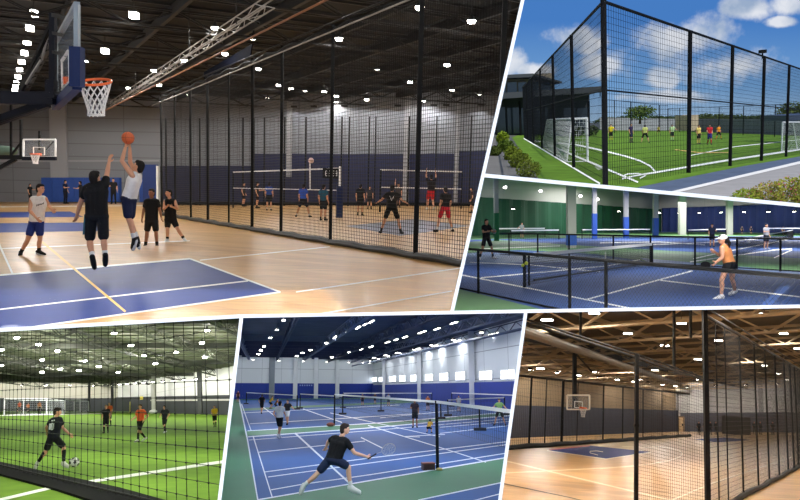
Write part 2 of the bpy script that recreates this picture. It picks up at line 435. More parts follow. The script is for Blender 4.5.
def pose(kind='stand', **o):
    """joints of a 1.75 m figure: x to its right, y ahead, z up"""
    J = dict(head=(0, .03, 1.62), neck=(0, 0, 1.47), shL=(-.175, 0, 1.41), shR=(.175, 0, 1.41), elL=(-.23, -.03, 1.13), elR=(.23, -.03, 1.13),
             haL=(-.24, .07, .9), haR=(.24, .07, .9), hipL=(-.085, 0, .93), hipR=(.085, 0, .93), knL=(-.11, .03, .51), knR=(.11, .03, .51),
             anL=(-.12, -.02, .085), anR=(.12, -.02, .085), toeL=(-.15, .15, .035), toeR=(.15, .15, .035))
    if kind == 'wide':
        J.update(knL=(-.24, .06, .5), knR=(.24, .06, .5), anL=(-.36, -.02, .085), anR=(.36, -.02, .085), toeL=(-.42, .13, .035), toeR=(.42, .13, .035))
    if kind in ('ready', 'crouch'):
        c = .12 if kind == 'ready' else .42
        for n in ('head', 'neck', 'shL', 'shR'): x, y, z = J[n]; J[n] = (x, y+.1+c*.5, z-c-.04)
        for n in ('hipL', 'hipR'): x, y, z = J[n]; J[n] = (x*1.15, y-.1-c*.3, z-c)
        J.update(knL=(-.2, .16, .5-c*.25), knR=(.2, .16, .5-c*.25), anL=(-.22, -.04, .085), anR=(.22, -.04, .085), toeL=(-.27, .13, .035), toeR=(.27, .13, .035))
        z = J['shL'][2]; y = J['shL'][1]
        J.update(elL=(-.25, y+.04, z-.26), elR=(.25, y+.04, z-.26), haL=(-.16, y+.27, z-.28), haR=(.16, y+.27, z-.26))
    if kind in ('walk', 'run'):
        g = 1. if kind == 'walk' else 1.5
        J.update(knL=(-.09, .16*g, .52), anL=(-.09, .2*g, .09+.02*g), toeL=(-.1, .38*g*.9, .05), knR=(.09, -.03*g, .5), anR=(.09, -.28*g, .13+.08*(g-1)), toeR=(.1, -.14*g, .035+.03*(g-1)))
        J.update(elL=(-.24, -.16*g, 1.16), haL=(-.2, .0, .98), elR=(.24, .06, 1.16), haR=(.19, .24*g, 1.05))
    if o.get('armR') == 'up': J.update(elR=(.24, .08, 1.66), haR=(.22, .14, 1.93))
    if o.get('armL') == 'up': J.update(elL=(-.24, .08, 1.66), haL=(-.22, .14, 1.93))
    if o.get('armR') == 'fwd': J.update(elR=(.25, .1, 1.18), haR=(.2, .33, 1.2))
    if o.get('armL') == 'fwd': J.update(elL=(-.25, .1, 1.18), haL=(-.2, .33, 1.2))
    if o.get('armR') == 'out': J.update(elR=(.36, .05, 1.2), haR=(.52, .2, 1.1))
    if o.get('armL') == 'out': J.update(elL=(-.36, .05, 1.2), haL=(-.52, .2, 1.1))
    return J
def small(cell, x, ytop, yfoot, phi, label, kind='stand', arms=None, lift=0., **kw):
    """a figure standing on the ground at picture point (x, yfoot) whose head reaches ytop; phi: 0 looks away, 90 right, 180 at us, 270 left"""
    foot = cell.fl(x, yfoot); sc_ = cell.scale(foot)
    hh = (yfoot-ytop)/sc_; nom = {'ready': 1.6, 'crouch': 1.28}.get(kind, 1.745)
    s = hh/nom; J = pose(kind, **(arms or {})); a = math.radians(phi)
    f = V((math.sin(a), math.cos(a), 0)); r = V((math.cos(a), -math.sin(a), 0))
    W = {n: foot+V((0, 0, lift))+(r*p[0]+f*p[1]+V((0, 0, p[2])))*s for n, p in J.items()}
    P = person(cell, W, f, label, k=s, voxel=kw.pop('voxel', .023*s), **kw)
    P['_s'] = s
    return P, W, s
# ---------------------------------------------------------------- the white walls that divide the six places (front edges 6 m ahead of the camera)
WHITE = mat('white_paint', (252, 252, 252), .9, spec=.2)
ID = Cell(400, 250, 0.); ID.M = Matrix.Identity(4); ID.R = Matrix.Identity(3); ID.Ri = Matrix.Identity(3); ID.eye = V((0, 0, 0))
def dividing_wall(name, x0, y0, x1, y1, wpx, depth=BACK, label=None):
    a, b = wray(x0, y0), wray(x1, y1); n = a.cross(b).normalized()*(wpx/F*FRONT/2)
    mb = MB(); r = []
    for d, s in ((FRONT, 1), (depth, 1)):
        r.append([a*d+n, b*d+n, b*d-n, a*d-n])
    mb.hexa(r[0], r[1]); return structure(name, mb, WHITE, ID, clip=False, label=label)
dividing_wall('wall_divider', lineA(-60), -60, lineA(313), 313, 3.5, label='white slanting wall between the dark arena and the outdoor pitch')
dividing_wall('wall_divider', -60, 333.4, 240, 316.3, 3.7, label='white wall under the left part of the dark arena')
dividing_wall('wall_divider', 240, 316.3, 860, 305.2, 3.4, label='white wall between the upper and lower halls')
dividing_wall('wall_divider', 484.5, 175.4, 860, 211, 3.7, label='white wall under the outdoor football pitch')
dividing_wall('wall_divider', 241.5, 317, 212, 562, 3.6, label='white slanting wall between indoor football and badminton halls')
dividing_wall('wall_divider', 525.8, 311.5, 491.3, 563, 3.5, label='white slanting wall between badminton and netted basketball halls')
# unseen outer walls and roof, added to shut light out of the halls
dividing_wall('wall_left', -140, -400, -140, 580, 3.5); dividing_wall('wall_right', 872, 212, 872, 580, 3.5)
dividing_wall('blocker_bottom', -140, 580, 872, 580, 3.5); dividing_wall('blocker_roof', -140, -400, 613, -400, 3.5)
dividing_wall('blocker_upper', lineA(-60), -60, lineA(-400), -400, 3.5)

# ---------------------------------------------------------------- camera, daylight
cd = bpy.data.cameras.new('camera'); cam = bpy.data.objects.new('camera', cd); COL.objects.link(cam)
cd.sensor_width = 36; cd.lens = 36*F/800; cd.clip_start = .1; cd.clip_end = 1000
cam.rotation_euler = (math.pi/2, 0, 0); SC.camera = cam
sd = bpy.data.lights.new('sun', 'SUN'); sd.energy = 4.6; sd.angle = math.radians(.6); sd.color = (1, .96, .9)
so = bpy.data.objects.new('sun', sd); COL.objects.link(so)
so.rotation_euler = V((-.42, .8, -.85)).to_track_quat('-Z', 'Y').to_euler()

w = bpy.data.worlds.new('sky'); SC.world = w; w.use_nodes = True; nt = w.node_tree; nt.nodes.clear(); L = nt.links.new
def N(t, **k):
    n = nt.nodes.new(t)
    for a, b in k.items(): setattr(n, a, b)
    return n
def M_(op, a, b=None, c=None, clamp=False):
    n = N('ShaderNodeMath', operation=op); n.use_clamp = clamp
    for i, x in enumerate((a, b, c)):
        if x is None: continue
        if isinstance(x, (int, float)): n.inputs[i].default_value = x
        else: L(x, n.inputs[i])
    return n.outputs[0]
tc = N('ShaderNodeTexCoord'); sx = N('ShaderNodeSeparateXYZ'); L(tc.outputs['Generated'], sx.inputs[0])
yy = M_('MAXIMUM', sx.outputs['Y'], .05); uu = M_('DIVIDE', sx.outputs['X'], yy); vv = M_('DIVIDE', sx.outputs['Z'], yy)
nz = N('ShaderNodeTexNoise'); nz.inputs['Scale'].default_value = 13; nz.inputs['Detail'].default_value = 9; nz.inputs['Roughness'].default_value = .62
L(tc.outputs['Generated'], nz.inputs['Vector'])
best = None
# clouds: bearing, elevation, half widths (as tangents of the angles)
for px, py, rx, ry in ((574, 38, 30, 15), (607, 66, 30, 17), (690, 36, 46, 25), (735, 66, 52, 20), (661, 78, 17, 10), (745, 8, 26, 11), (794, 4, 24, 9), (503, 64, 22, 18), (640, 97, 60, 7), (530, 70, 22, 7), (782, 22, 14, 5), (590, 45, 18, 11)):
    a = M_('DIVIDE', M_('SUBTRACT', uu, (px-CX)/F), rx/F*1.25); b = M_('DIVIDE', M_('SUBTRACT', vv, (CY-py)/F), ry/F*1.25)
    d = M_('SUBTRACT', 1., M_('SQRT', M_('ADD', M_('MULTIPLY', a, a), M_('MULTIPLY', b, b))))
    best = d if best is None else M_('MAXIMUM', best, d)
best = M_('MAXIMUM', best, -1.)
dens = M_('ADD', best, M_('MULTIPLY', M_('SUBTRACT', nz.outputs['Fac'], .5), 2.6))
sm = N('ShaderNodeMapRange', interpolation_type='SMOOTHSTEP'); sm.inputs['From Min'].default_value = .1; sm.inputs['From Max'].default_value = .75
L(dens, sm.inputs['Value'])
gr = N('ShaderNodeValToRGB'); gr.color_ramp.elements[0].color = (*lin((168, 196, 222)), 1); gr.color_ramp.elements[1].color = (*lin((70, 124, 194)), 1)
gr.color_ramp.elements[1].position = .75
e = gr.color_ramp.elements.new(.3); e.color = (*lin((112, 158, 207)), 1)
mr = N('ShaderNodeMapRange'); mr.inputs['From Min'].default_value = .17; mr.inputs['From Max'].default_value = .38; L(vv, mr.inputs['Value']); L(mr.outputs['Result'], gr.inputs['Fac'])
cc = N('ShaderNodeMixRGB'); cc.inputs['Color1'].default_value = (*lin((160, 178, 202)), 1); cc.inputs['Color2'].default_value = (*lin((236, 238, 242)), 1)
n2 = N('ShaderNodeTexNoise'); n2.inputs['Scale'].default_value = 22; n2.inputs['Detail'].default_value = 6; L(tc.outputs['Generated'], n2.inputs['Vector'])
m2 = N('ShaderNodeMapRange'); m2.inputs['From Min'].default_value = .35; m2.inputs['From Max'].default_value = .62; L(n2.outputs['Fac'], m2.inputs['Value']); L(m2.outputs['Result'], cc.inputs['Fac'])
mx = N('ShaderNodeMixRGB'); L(M_('MULTIPLY', sm.outputs['Result'], .88), mx.inputs['Fac']); L(gr.outputs['Color'], mx.inputs['Color1']); L(cc.outputs['Color'], mx.inputs['Color2'])
bg = N('ShaderNodeBackground'); bg.inputs['Strength'].default_value = 1.; L(mx.outputs['Color'], bg.inputs['Color'])
ow = N('ShaderNodeOutputWorld'); L(bg.outputs[0], ow.inputs['Surface'])

vs = SC.view_settings; vs.view_transform = 'Standard'; vs.look = 'None'; vs.gamma = 1; vs.use_curve_mapping = False; vs.exposure = 0
SC.cycles.max_bounces = 8; SC.cycles.diffuse_bounces = 4; SC.cycles.glossy_bounces = 3; SC.cycles.transparent_max_bounces = 16
SC.cycles.sample_clamp_indirect = 4; SC.cycles.use_denoising = True; SC.cycles.caustics_reflective = False

# ---------------------------------------------------------------- shared small builders
def high_bay(cell, p, label, group, power, r=.28, hang=None, color=(1, .98, .95), emit=30., shape='round', body=(40, 40, 42), L_=1.4, ang=0., rng=178, lampsize=.2, rect_w=.32, deep=.05, kind='SPOT'):
    """a ceiling fixture: housing, shining lens, hanger"""
    t = empty('ceiling_light', cell, p, label=label, cat='light', group=group); p = V(p)
    hm = mat('lamp_body_%d' % body[0], body, .5); em = mat('lamp_glow_%d' % int(emit), (255, 250, 240), emit=emit)
    a = MB(); b = MB()
    if shape == 'round':
        a.tube(p+V((0, 0, .06)), p+V((0, 0, .2)), r*1.05, r*.55, 14); a.tube(p+V((0, 0, .2)), p+V((0, 0, .34)), r*.4, r*.3, 10)
        b.tube(p-V((0, 0, r*.25)), p+V((0, 0, .055)), r*.8, r, 16)
    else:
        a.box(p+V((0, 0, .09)), L_, rect_w+.05, .08, ang); b.box(p+V((0, 0, .05-deep/2)), L_*.97, rect_w, deep, ang)
    part('housing', a, hm, cell, t); part('lens', b, em, cell, t)
    if hang:
        c = MB(); c.tube(p+V((0, 0, .12)), p+V((0, 0, hang)), .02, .02, 5); part('hanger', c, hm, cell, t)
    if power: lamp(kind, cell, p-V((0, 0, .12+(deep if shape == 'box' else r*.25))), power, t, color, lampsize, angle=rng)
    return t
def ball(name, cell, c, r, m, label, cat='ball', seam=None):
    t = MB(); t.ell(c, r, r, r, nu=28, nv=16)
    o = top(name, t, m, cell, org=c, smooth=True, label=label, cat=cat)
    return o
# ================================================================ 1: the dark basketball arena
c = P1
HALL = (105, 99, 96)
fl_far = [(-160, 201.5), (520, 203.8)]
floor = structure('floor', MB().quad(*[c.fl(x, y) for x, y in ((-320, 420), (900, 420), (700, 199.), (-220, 198.6))]), wood('maple_arena', (208, 164, 100), (190, 142, 80), .62, (5., .28), .33, .06), c, label='light maple floor of the dark basketball arena')
blue = mat('blue_key_paint', (30, 54, 122), .45, spec=.07, noise=.08, nscale=2)
whl = mat('white_line', (240, 238, 232), .4); yel = mat('yellow_line', (226, 176, 60), .4)
k = [(-140, 287.7), (190, 259), (280.5, 292.5), (-140, 352)]
part('key_area', fpoly(c, k), blue, c, floor, clip=True, label='blue painted key in front of the near hoop')
for q in ([(-140, 287.7), (190, 259), (280.5, 292.5), (-140, 352)],): part('court_line', fline(c, q, 1.5), whl, c, floor, clip=True)
part('court_line', fline(c, [(-140, 326), (248, 281.3)], 1.3), whl, c, floor, clip=True)
part('court_line', fline(c, [(40, 240.5), (125.5, 312.5)], 2.2, .012), yel, c, floor, clip=True, label='yellow line crossing the blue key')
for q, w_ in (([(-22, 198+0), (-13, 216), (0, 246.5), (12.5, 274)], 2.), ([(296, 292.5), (470, 267)], 1.2), ([(200, 260.5), (330, 247)], .9), ([(300, 318), (452, 291.5)], 1.2), ([(-100, 253), (190, 241)], .8), ([(0, 207), (160, 205.6)], .7)):
    part('court_line', fline(c, q, w_), whl, c, floor, clip=True)
part('key_area', fpoly(c, [(-140, 224.5), (92, 222.5), (112, 230.8), (-140, 235)]), blue, c, floor, clip=True, label='second blue key further up the floor')
part('key_area', fpoly(c, [(-140, 213.5), (70, 211.5), (84, 217), (-140, 219)]), blue, c, floor, clip=True, label='third blue key near the far wall')
part('key_area', fpoly(c, [(345, 226), (415, 219), (470, 226), (400, 236)]), mat('pale_blue_paint', (110, 118, 140), .3, coat=.3), c, floor, clip=True, label='faded blue zone behind the netting')
# far wall, ceiling
wm = panels('arena_wall', (124, 126, 131), (102, 103, 107), (4.4, 1.05), .85, .03, .05)
a, b = c.fl(-160, 201.5), c.fl(560, 203.8)
H_ = 8.7
structure('wall_far', MB().hexa([a, b, b+V((0, .4, 0)), a+V((0, .4, 0))], [p+V((0, 0, H_)) for p in (a, b, b+V((0, .4, 0)), a+V((0, .4, 0)))]), wm, c, label='tall grey panelled end wall of the dark arena')
def onwall(x, z, d=0.): 
    d0 = c.ray(x, 190); t = (b-a); n = V((-t.y, t.x, 0)); s_ = n.dot(a-c.eye)/n.dot(d0); p = c.eye+d0*s_
    p -= n.normalized()*d; p.z = c.gz(p.x, p.y)+z; return p
def wallbox(x0, x1, z0, z1, th): 
    p = [onwall(x0, 0, th), onwall(x1, 0, th), onwall(x1, 0, .02), onwall(x0, 0, .02)]
    return MB().hexa([q+V((0, 0, z0)) for q in p], [q+V((0, 0, z1)) for q in p])
pad = mat('blue_wall_pad', (36, 74, 150), .6, noise=.08, nscale=3); navy = mat('navy_wall_pad', (14, 22, 60), .65, noise=.1, nscale=2.)
for i in range(7):
    x0 = 45+i*11; top('wall_pad', wallbox(x0, x0+10.7, .05, 2.05, .5), pad, c, org=onwall(x0, 0), label='bright blue wall pad behind the left players, number %s from the left' % ('one', 'two', 'three', 'four', 'five', 'six', 'seven')[i], cat='wall pad', group='blue wall pads')
top('wall_pad', wallbox(140.2, 144.6, .05, 2.0, .14), pad, c, org=onwall(140, 0), label='narrow blue wall pad just left of the tall pad', cat='wall pad', group='blue wall pads')
t = top('wall_pad', wallbox(145, 158.5, .05, 3.1, .4), mat('deep_blue_pad', (28, 52, 112), .6), c, org=onwall(150, 0), label='tall dark blue column pad left of the netting end', cat='wall pad', group='blue wall pads')
part('white_edge', wallbox(158.5, 160, .05, 3.0, .42), whl, c, t)
top('wall_pad', wallbox(163, 252, .05, 3.0, .2), navy, c, org=onwall(163, 0), label='low navy padding behind the far end of the netting', cat='wall pad')
top('wall_pad', wallbox(252.5, 330, .05, 3.95, .2), navy, c, org=onwall(253, 0), label='navy padding behind the left volleyball net', cat='wall pad')
top('wall_pad', wallbox(330.5, 453, .05, 3.9, .2), navy, c, org=onwall(331, 0), label='navy padding behind the right volleyball net', cat='wall pad')
top('wall_pad', wallbox(458, 500, .05, 4.1, .2), navy, c, org=onwall(458, 0), clip=True, label='navy padding at the right end beside the white divider', cat='wall pad')
pil = mat('pale_pilaster', (150, 150, 153), .85)
for x0, x1 in ((53, 69), (454, 457.5), (403, 409), (287, 292)): structure('wall_pilaster', wallbox(x0, x1, 0 if x1 < 80 or x0 > 300 else 2.1, H_-.02, .3), pil if x0 != 99 else wm, c)
top('wall_rail', wallbox(-60, 160, 3.35, 3.5, .12), pil, c, org=onwall(50, 3), label='pale horizontal rail across the grey end wall', cat='rail')
cm = mat('arena_ceiling', (6, 6, 5), .9, noise=.25, nscale=.8); bm_ = mat('dark_steel', (15, 14, 13), .6)
ca, cb = c.fl(-200, 201.5), c.fl(620, 203.9)
n0 = [c.g(p) for p in (V((-60, 4, H_)), V((40, 4, H_)), V((40, 66, H_)), V((-60, 66, H_)))]
structure('ceiling', MB().hexa(n0, [p+V((0, 0, .3)) for p in n0]), cm, c, label='black ceiling of the dark arena')
d1 = (c.fl(200, 230)-c.fl(270, 262)).normalized(); d1.z = 0; d1.normalize()
d1 = (c.fl(3, 200)-c.fl(60, 256)); d1.z = 0; d1.normalize()      # along the hall
d2 = V((d1.y, -d1.x, 0))                                         # across it
org_ = V((-6, 30, 0))
for i in range(-9, 12):
    p = org_+d2*i*3.6; q0, q1 = p-d1*40, p+d1*38
    mb = MB(); mb.bar(c.g(q0, H_-.25), c.g(q1, H_-.25), .16, .42, (0, 0, 1))
    structure('ceiling_beam', mb, bm_, c)
for i in range(-6, 7):
    p = org_+d1*i*5.2; mb = MB(); mb.truss(c.g(p-d2*36, H_-.62), c.g(p+d2*42, H_-.62), .3, .7, .07, 1.6)
    structure('ceiling_truss', mb, bm_, c)
mb = MB()
for i in range(-20, 20): p = org_+d1*i*1.9; mb.bar(c.g(p-d2*36, H_-.05), c.g(p+d2*42, H_-.05), .08)
structure('ceiling_purlin', mb, mat('purlin_steel', (22, 19, 17), .6), c)
# lighting truss and curtain rail
steel = mat('bright_steel', (150, 146, 140), .4, .5)
e0, e1 = c.at(270, 2.5, 19.5), c.at(112, 104, 47)
t = empty('lighting_truss', c, (e0+e1)/2, label='silver lattice lighting truss running along the dark ceiling', cat='truss')
ch = MB(); 
for ox, oz in ((-.13, .13), (.13, .13), (-.13, -.13), (.13, -.13)): ch.tube(e0+d2*ox+V((0, 0, oz)), e1+d2*ox+V((0, 0, oz)), .022, .022, 6)
part('chord', ch, steel, c, t, clip=True)
zz = MB(); n_ = 34
for i in range(n_):
    u, v_ = lerp(e0, e1, i/n_), lerp(e0, e1, (i+1)/n_); s_ = 1 if i % 2 else -1
    for ox in (-.13, .13): zz.tube(u+d2*ox+V((0, 0, .13*s_)), v_+d2*ox+V((0, 0, -.13*s_)), .012, .012, 5)
    zz.tube(u+d2*.13*s_-V((0, 0, .13)), v_-d2*.13*s_-V((0, 0, .13)), .012, .012, 5)
part('lattice', zz, steel, c, t, clip=True)
for i in range(5):
    p = lerp(e0, e1, (i+.5)/5); hb = MB(); hb.tube(p, p+V((0, 0, H_-p.z)), .015, .015, 5); part('hanger', hb, bm_, c, t)
g0, g1 = c.fl(162, 215.6), c.fl(500, 273.2)
NT = 6.05
rail = MB(); rail.tube(c.at(152, 105.5, 34), c.at(430, -9, 14.2), .02, .02, 8)
top('curtain_rail', rail, steel, c, org=c.at(262, 60, 25), clip=True, label='thin silver rail above the top of the netting', cat='rail')
top('conduit', MB().tube(c.at(90, 118, 46), c.at(330, -2, 17), .03, .03, 6), mat('rust_pipe', (120, 74, 40), .6), c, org=c.at(200, 60, 25), clip=True, label='thin rust-coloured pipe under the dark ceiling', cat='pipe')
top('banner', MB().hexa([c.at(204, 79, 33), c.at(250, 57, 27), c.at(250, 57, 27)+V((.03, .05, 0)), c.at(204, 79, 33)+V((.03, .05, 0))], [c.at(204, 72, 33), c.at(252, 44, 27), c.at(252, 44, 27)+V((.03, .05, 0)), c.at(204, 72, 33)+V((.03, .05, 0))]), mat('dark_blue_cloth', (5, 8, 20), .95, spec=.05), c, org=c.at(228, 65, 30), label='dark blue folded cloth hung under the ceiling', cat='banner')
# ceiling lights
row = [(33.6, 12), (30, 27), (27, 41), (24.3, 52), (21.6, 61), (19.6, 69), (18, 76), (16.6, 82), (15.4, 86), (14.6, 89.5)]
for x, y in row: high_bay(c, c.onz(x, y, 7.9), 'square white lamp in the long row over the left side of the dark arena', 'lamps in the left ceiling row', 150, shape='box', L_=.19, rect_w=.28, hang=.6, emit=30, deep=.2)
for x, y, r_ in ((134, 14, .34), (105, 50, .34), (87.5, 61, .24), (48.5, 92, .2)): high_bay(c, c.onz(x, y, 7.9), 'white lamp over the shooting players in the dark arena', 'lamps over the players', 620, shape='box', L_=.8*r_, rect_w=.9*r_, hang=.6, emit=30, deep=.2)
for x, y in ((215, 29), (253.5, 38.5), (225, 54.5), (154, 71), (159, 85.5), (128.5, 88.5), (258.5, 69.5), (187.5, 94.3), (184, 61)): high_bay(c, c.onz(x, y, 7.9), 'round white lamp near the silver lattice truss', 'lamps beside the silver truss', 430, r=.15, hang=.6, emit=30)
for x, y in ((420, 8.5), (471.5, 22), (447, 65.5), (377, 71), (339, 39.5), (410, 82.5), (452, 91), (480, 94), (366.5, 100), (278.5, 85.5), (291, 89), (305, 92), (324, 92), (336.5, 96.5), (268, 99), (298, 111), (336, 103), (236, 107), (424, 101), (394, 104.5), (432, 107)):
    high_bay(c, c.onz(x, y, 7.9), 'round white lamp over the netted volleyball courts', 'lamps over the volleyball courts', 300, r=.17, hang=.6, emit=26)
# further lamps added out of view, to brighten the front floor and players
for x, y, Y in ((60, -400, 8.2), (200, -400, 8.2), (340, -400, 8.2), (40, -300, 11), (220, -300, 11), (380, -300, 11), (200, -130, 16), (340, -130, 16), (470, -130, 16), (60, -45, 22), (160, -45, 22), (320, -45, 22)):
    p = c.at(x, y, Y); p.z = min(p.z, 7.9); high_bay(c, p, 'added square white lamp over the front of the arena floor', 'added lamps over the arena front', 26 if Y < 9 else 40 if Y < 12 else 95, shape='box', L_=.3, rect_w=.4, hang=.6, emit=30, deep=.2)
# wall washers on the far wall behind the netting
for x in (296, 315, 345, 372, 397, 432, 444, 478):
    p = onwall(x, 7.6, .8); tt = empty('wall_washer', c, p, label='small lamp washing the grey wall behind the netting', cat='light', group='lamps washing the end wall')
    part('housing', MB().box(p, .5, .2, .15), bm_, c, tt); lamp('SPOT', c, p-V((0, .0, .1)), 110, tt, (.95, .97, 1.), .1, V((0, .35, -1)), angle=110)
# dividing netting
t = empty('divider_net', c, g0, label='tall black netting on posts dividing the basketball floor from the volleyball courts', cat='netting')
blk = mat('black_cord', (14, 13, 13), .8); bst = mat('black_steel', (8, 8, 9), .6, spec=.2)
up_ = V((0, 0, NT))
part('net', net_panel(g0+V((0, 0, .1)), g1+V((0, 0, .1)), g0+up_, g1+up_, .09, .09, .012), blk, c, t, clip=True)
for x, w_ in ((162, .08), (175.5, .07), (191, .07), (208, .09), (228.8, .06), (252, .1), (281, .085), (330.2, .09), (415.5, .11), (495, .1)):
    yb = 215.6+(x-162)*(273.2-215.6)/338; p = c.fl(x, yb); 
    part('post', MB().bar(p, p+V((0, 0, NT+.12)), w_), bst, c, t, clip=True)
part('bottom_pad', MB().path([lerp(g0, g1, i/40)+V((0, 0, .08+.02*math.sin(i*2.1))) for i in range(41)], .09, 8), mat('black_vinyl', (20, 20, 22), .5), c, t, clip=True)
tb = MB(); tb.path([lerp(g0, g1, i/50)+V((0, 0, NT+.05*math.sin(i*1.7))) for i in range(51)], .07, 6); tb.tube(g0+V((0, 0, NT+.2)), g1+V((0, 0, NT+.2)), .03, .03, 6); part('top_rail', tb, bst, c, t, clip=True)
# far netting in front of the pads
f0, f1 = c.fl(166, 205.3), c.fl(500, 206.6)
t = empty('divider_net', c, f0, label='far black netting with thin posts in front of the navy padding', cat='netting')
part('net', net_panel(f0, f1, f0+V((0, 0, 6.3)), f1+V((0, 0, 6.3)), .3, .3, .014), blk, c, t, clip=True)
for x in (166.5, 176, 192, 201.5, 232, 246, 257, 267.5, 288, 309, 345, 352, 372, 378, 410.5, 437, 470):
    p = lerp(f0, f1, (x-166)/334); part('post', MB().bar(p, p+V((0, 0, 6.3)), .1), bst, c, t, clip=True)
part('bottom_pad', MB().tube(f0+V((0, 0, .15)), f1+V((0, 0, .15)), .12, .12, 8), bst, c, t, clip=True)
# ---- near hoop
Y0, Y1 = 9.6, 12.4
nt_, nb_ = c.at(77, 4, Y0), c.at(77, 82.5, Y0); ft, fb = c.at(55.5, 42, Y1), c.at(55.5, 104.5, Y1)
t = empty('basketball_hoop', c, (nb_+fb)/2, label='large near basketball hoop seen side-on with glass backboard and navy pads', cat='basketball hoop')
glass = mat('backboard_glass', (190, 205, 215), .08, alpha=.22); frm = mat('pale_frame', (138, 146, 152), .5)
bx = (fb-nb_).normalized(); nrm = V((bx.y, -bx.x, 0)).normalized()
if nrm.x < 0: nrm = -nrm
part('backboard', MB().hexa([nb_, fb, fb-nrm*.03, nb_-nrm*.03], [nt_, ft, ft-nrm*.03, nt_-nrm*.03]), glass, c, t)
fr = MB()
for p, q in ((nb_, nt_), (ft, nt_), (fb, ft)): fr.bar(p, q, .075, .06)
part('frame', fr, frm, c, t)
pd = MB(); pd.bar(nb_+V((0, 0, -.03)), fb+V((0, 0, -.03)), .12, .13, (0, 0, 1)); pd.bar(nb_-V((0, 0, .06)), lerp(nb_, nt_, .45), .15, .15)
part('edge_pad', pd, mat('navy_pad', (20, 34, 72), .6, spec=.2), c, t)
sq = MB(); ctr = lerp(lerp(nb_, fb, .5), lerp(nt_, ft, .5), .28)+nrm*.012; e = V((0, 0, 1))
q = [ctr-bx*.55-e*.16, ctr+bx*.55-e*.16, ctr+bx*.55+e*.3, ctr-bx*.55+e*.3]
for i in range(4): sq.bar(q[i], q[(i+1) % 4], .05, .012)
part('target_square', sq, whl, c, t)
rc = c.at(95.5, 82, 10.95); org1 = mat('orange_rim', (225, 96, 34), .4)
rm = MB(); tilt = Matrix.Rotation(math.radians(19), 3, V((1, 0, 0))); rm.torus(rc, .228, .02, 36, 8, tilt)
rm.box(rc-nrm*.27-V((0, 0, .03)), .14, .2, .12); rm.bar(rc-nrm*.23, rc-nrm*.45-V((0, 0, .02)), .12, .1)
part('rim', rm, org1, c, t)
def hoop_net(rc, R0, R1, Ln, n=12, rows=6, w=.016, tilt=None):
    mb = MB(); tilt = tilt or Matrix.Identity(3)
    def pt(i, j):
        u = j/rows; r_ = R0+(R1-R0)*min(1, u*1.25); aa = 2*math.pi*(i+.5*(j % 2))/n
        return V(rc)+tilt@V((r_*math.cos(aa), r_*math.sin(aa), 0))*(1)+V((0, 0, -Ln*u))
    for j in range(rows):
        for i in range(n):
            mb.strand(pt(i, j), pt(i+(0 if j % 2 == 0 else 1), j+1), w); mb.strand(pt(i, j), pt(i-1+(0 if j % 2 == 0 else 1), j+1), w)
    mb.torus(V(rc)-V((0, 0, Ln)), R1, w*.6, n*2, 5); return mb
part('net', hoop_net(rc-V((0, 0, .03)), .225, .12, .47, w=.02, tilt=tilt), mat('white_net', (235, 232, 226), .8), c, t)
dk = mat('navy_steel', (9, 12, 24), .6, spec=.2); Ym = 11.6
ms = MB(); ms.bar(c.at(53, 13, Ym), c.at(53, 103, Ym), .09); part('mast', ms, dk, c, t)
for yy_ in (33, 52, 92): part('bracket_arm', MB().bar(c.at(53, yy_, Ym), c.at(66, yy_+3, 11.), .05), bst, c, t)
part('bracket_arm', MB().bar(c.at(53, 15, Ym), c.at(70, 18, 10.6), .06), bst, c, t)
part('lower_pad', MB().bar(c.at(51.5, 80, Ym-.1), c.at(51.5, 98, Ym-.1), .14), dk, c, t)
bo = MB(); bo.bar(c.at(-60, 97, Ym), c.at(55, 98.5, Ym), .17, .2); bo.bar(c.at(-60, 141, Ym+.3), c.at(48, 103, Ym), .12, .14); part('boom', bo, dk, c, t)
st_ = MB(); st_.bar(c.at(52, 22, Ym), c.at(21, 91, Ym+.4), .055); st_.bar(c.at(40, 58, Ym+.1), c.at(20, 93, Ym+.4), .04); part('strut', st_, bst, c, t)
st_ = MB(); st_.bar(c.at(52, 14, Ym), c.at(42, 60, Ym+.3), .03); st_.bar(c.at(41, 60, Ym-.2), c.at(26, 84, Ym+.1), .03); part('strut', st_, steel, c, t)
lw = MB(); lw.bar(c.at(-60, 142, Ym-.1), c.at(36, 109, Ym-.1), .025); lw.bar(c.at(11, 100, Ym+.3), c.at(11, 150, Ym+.3), .03); part('cable', lw, bst, c, t)
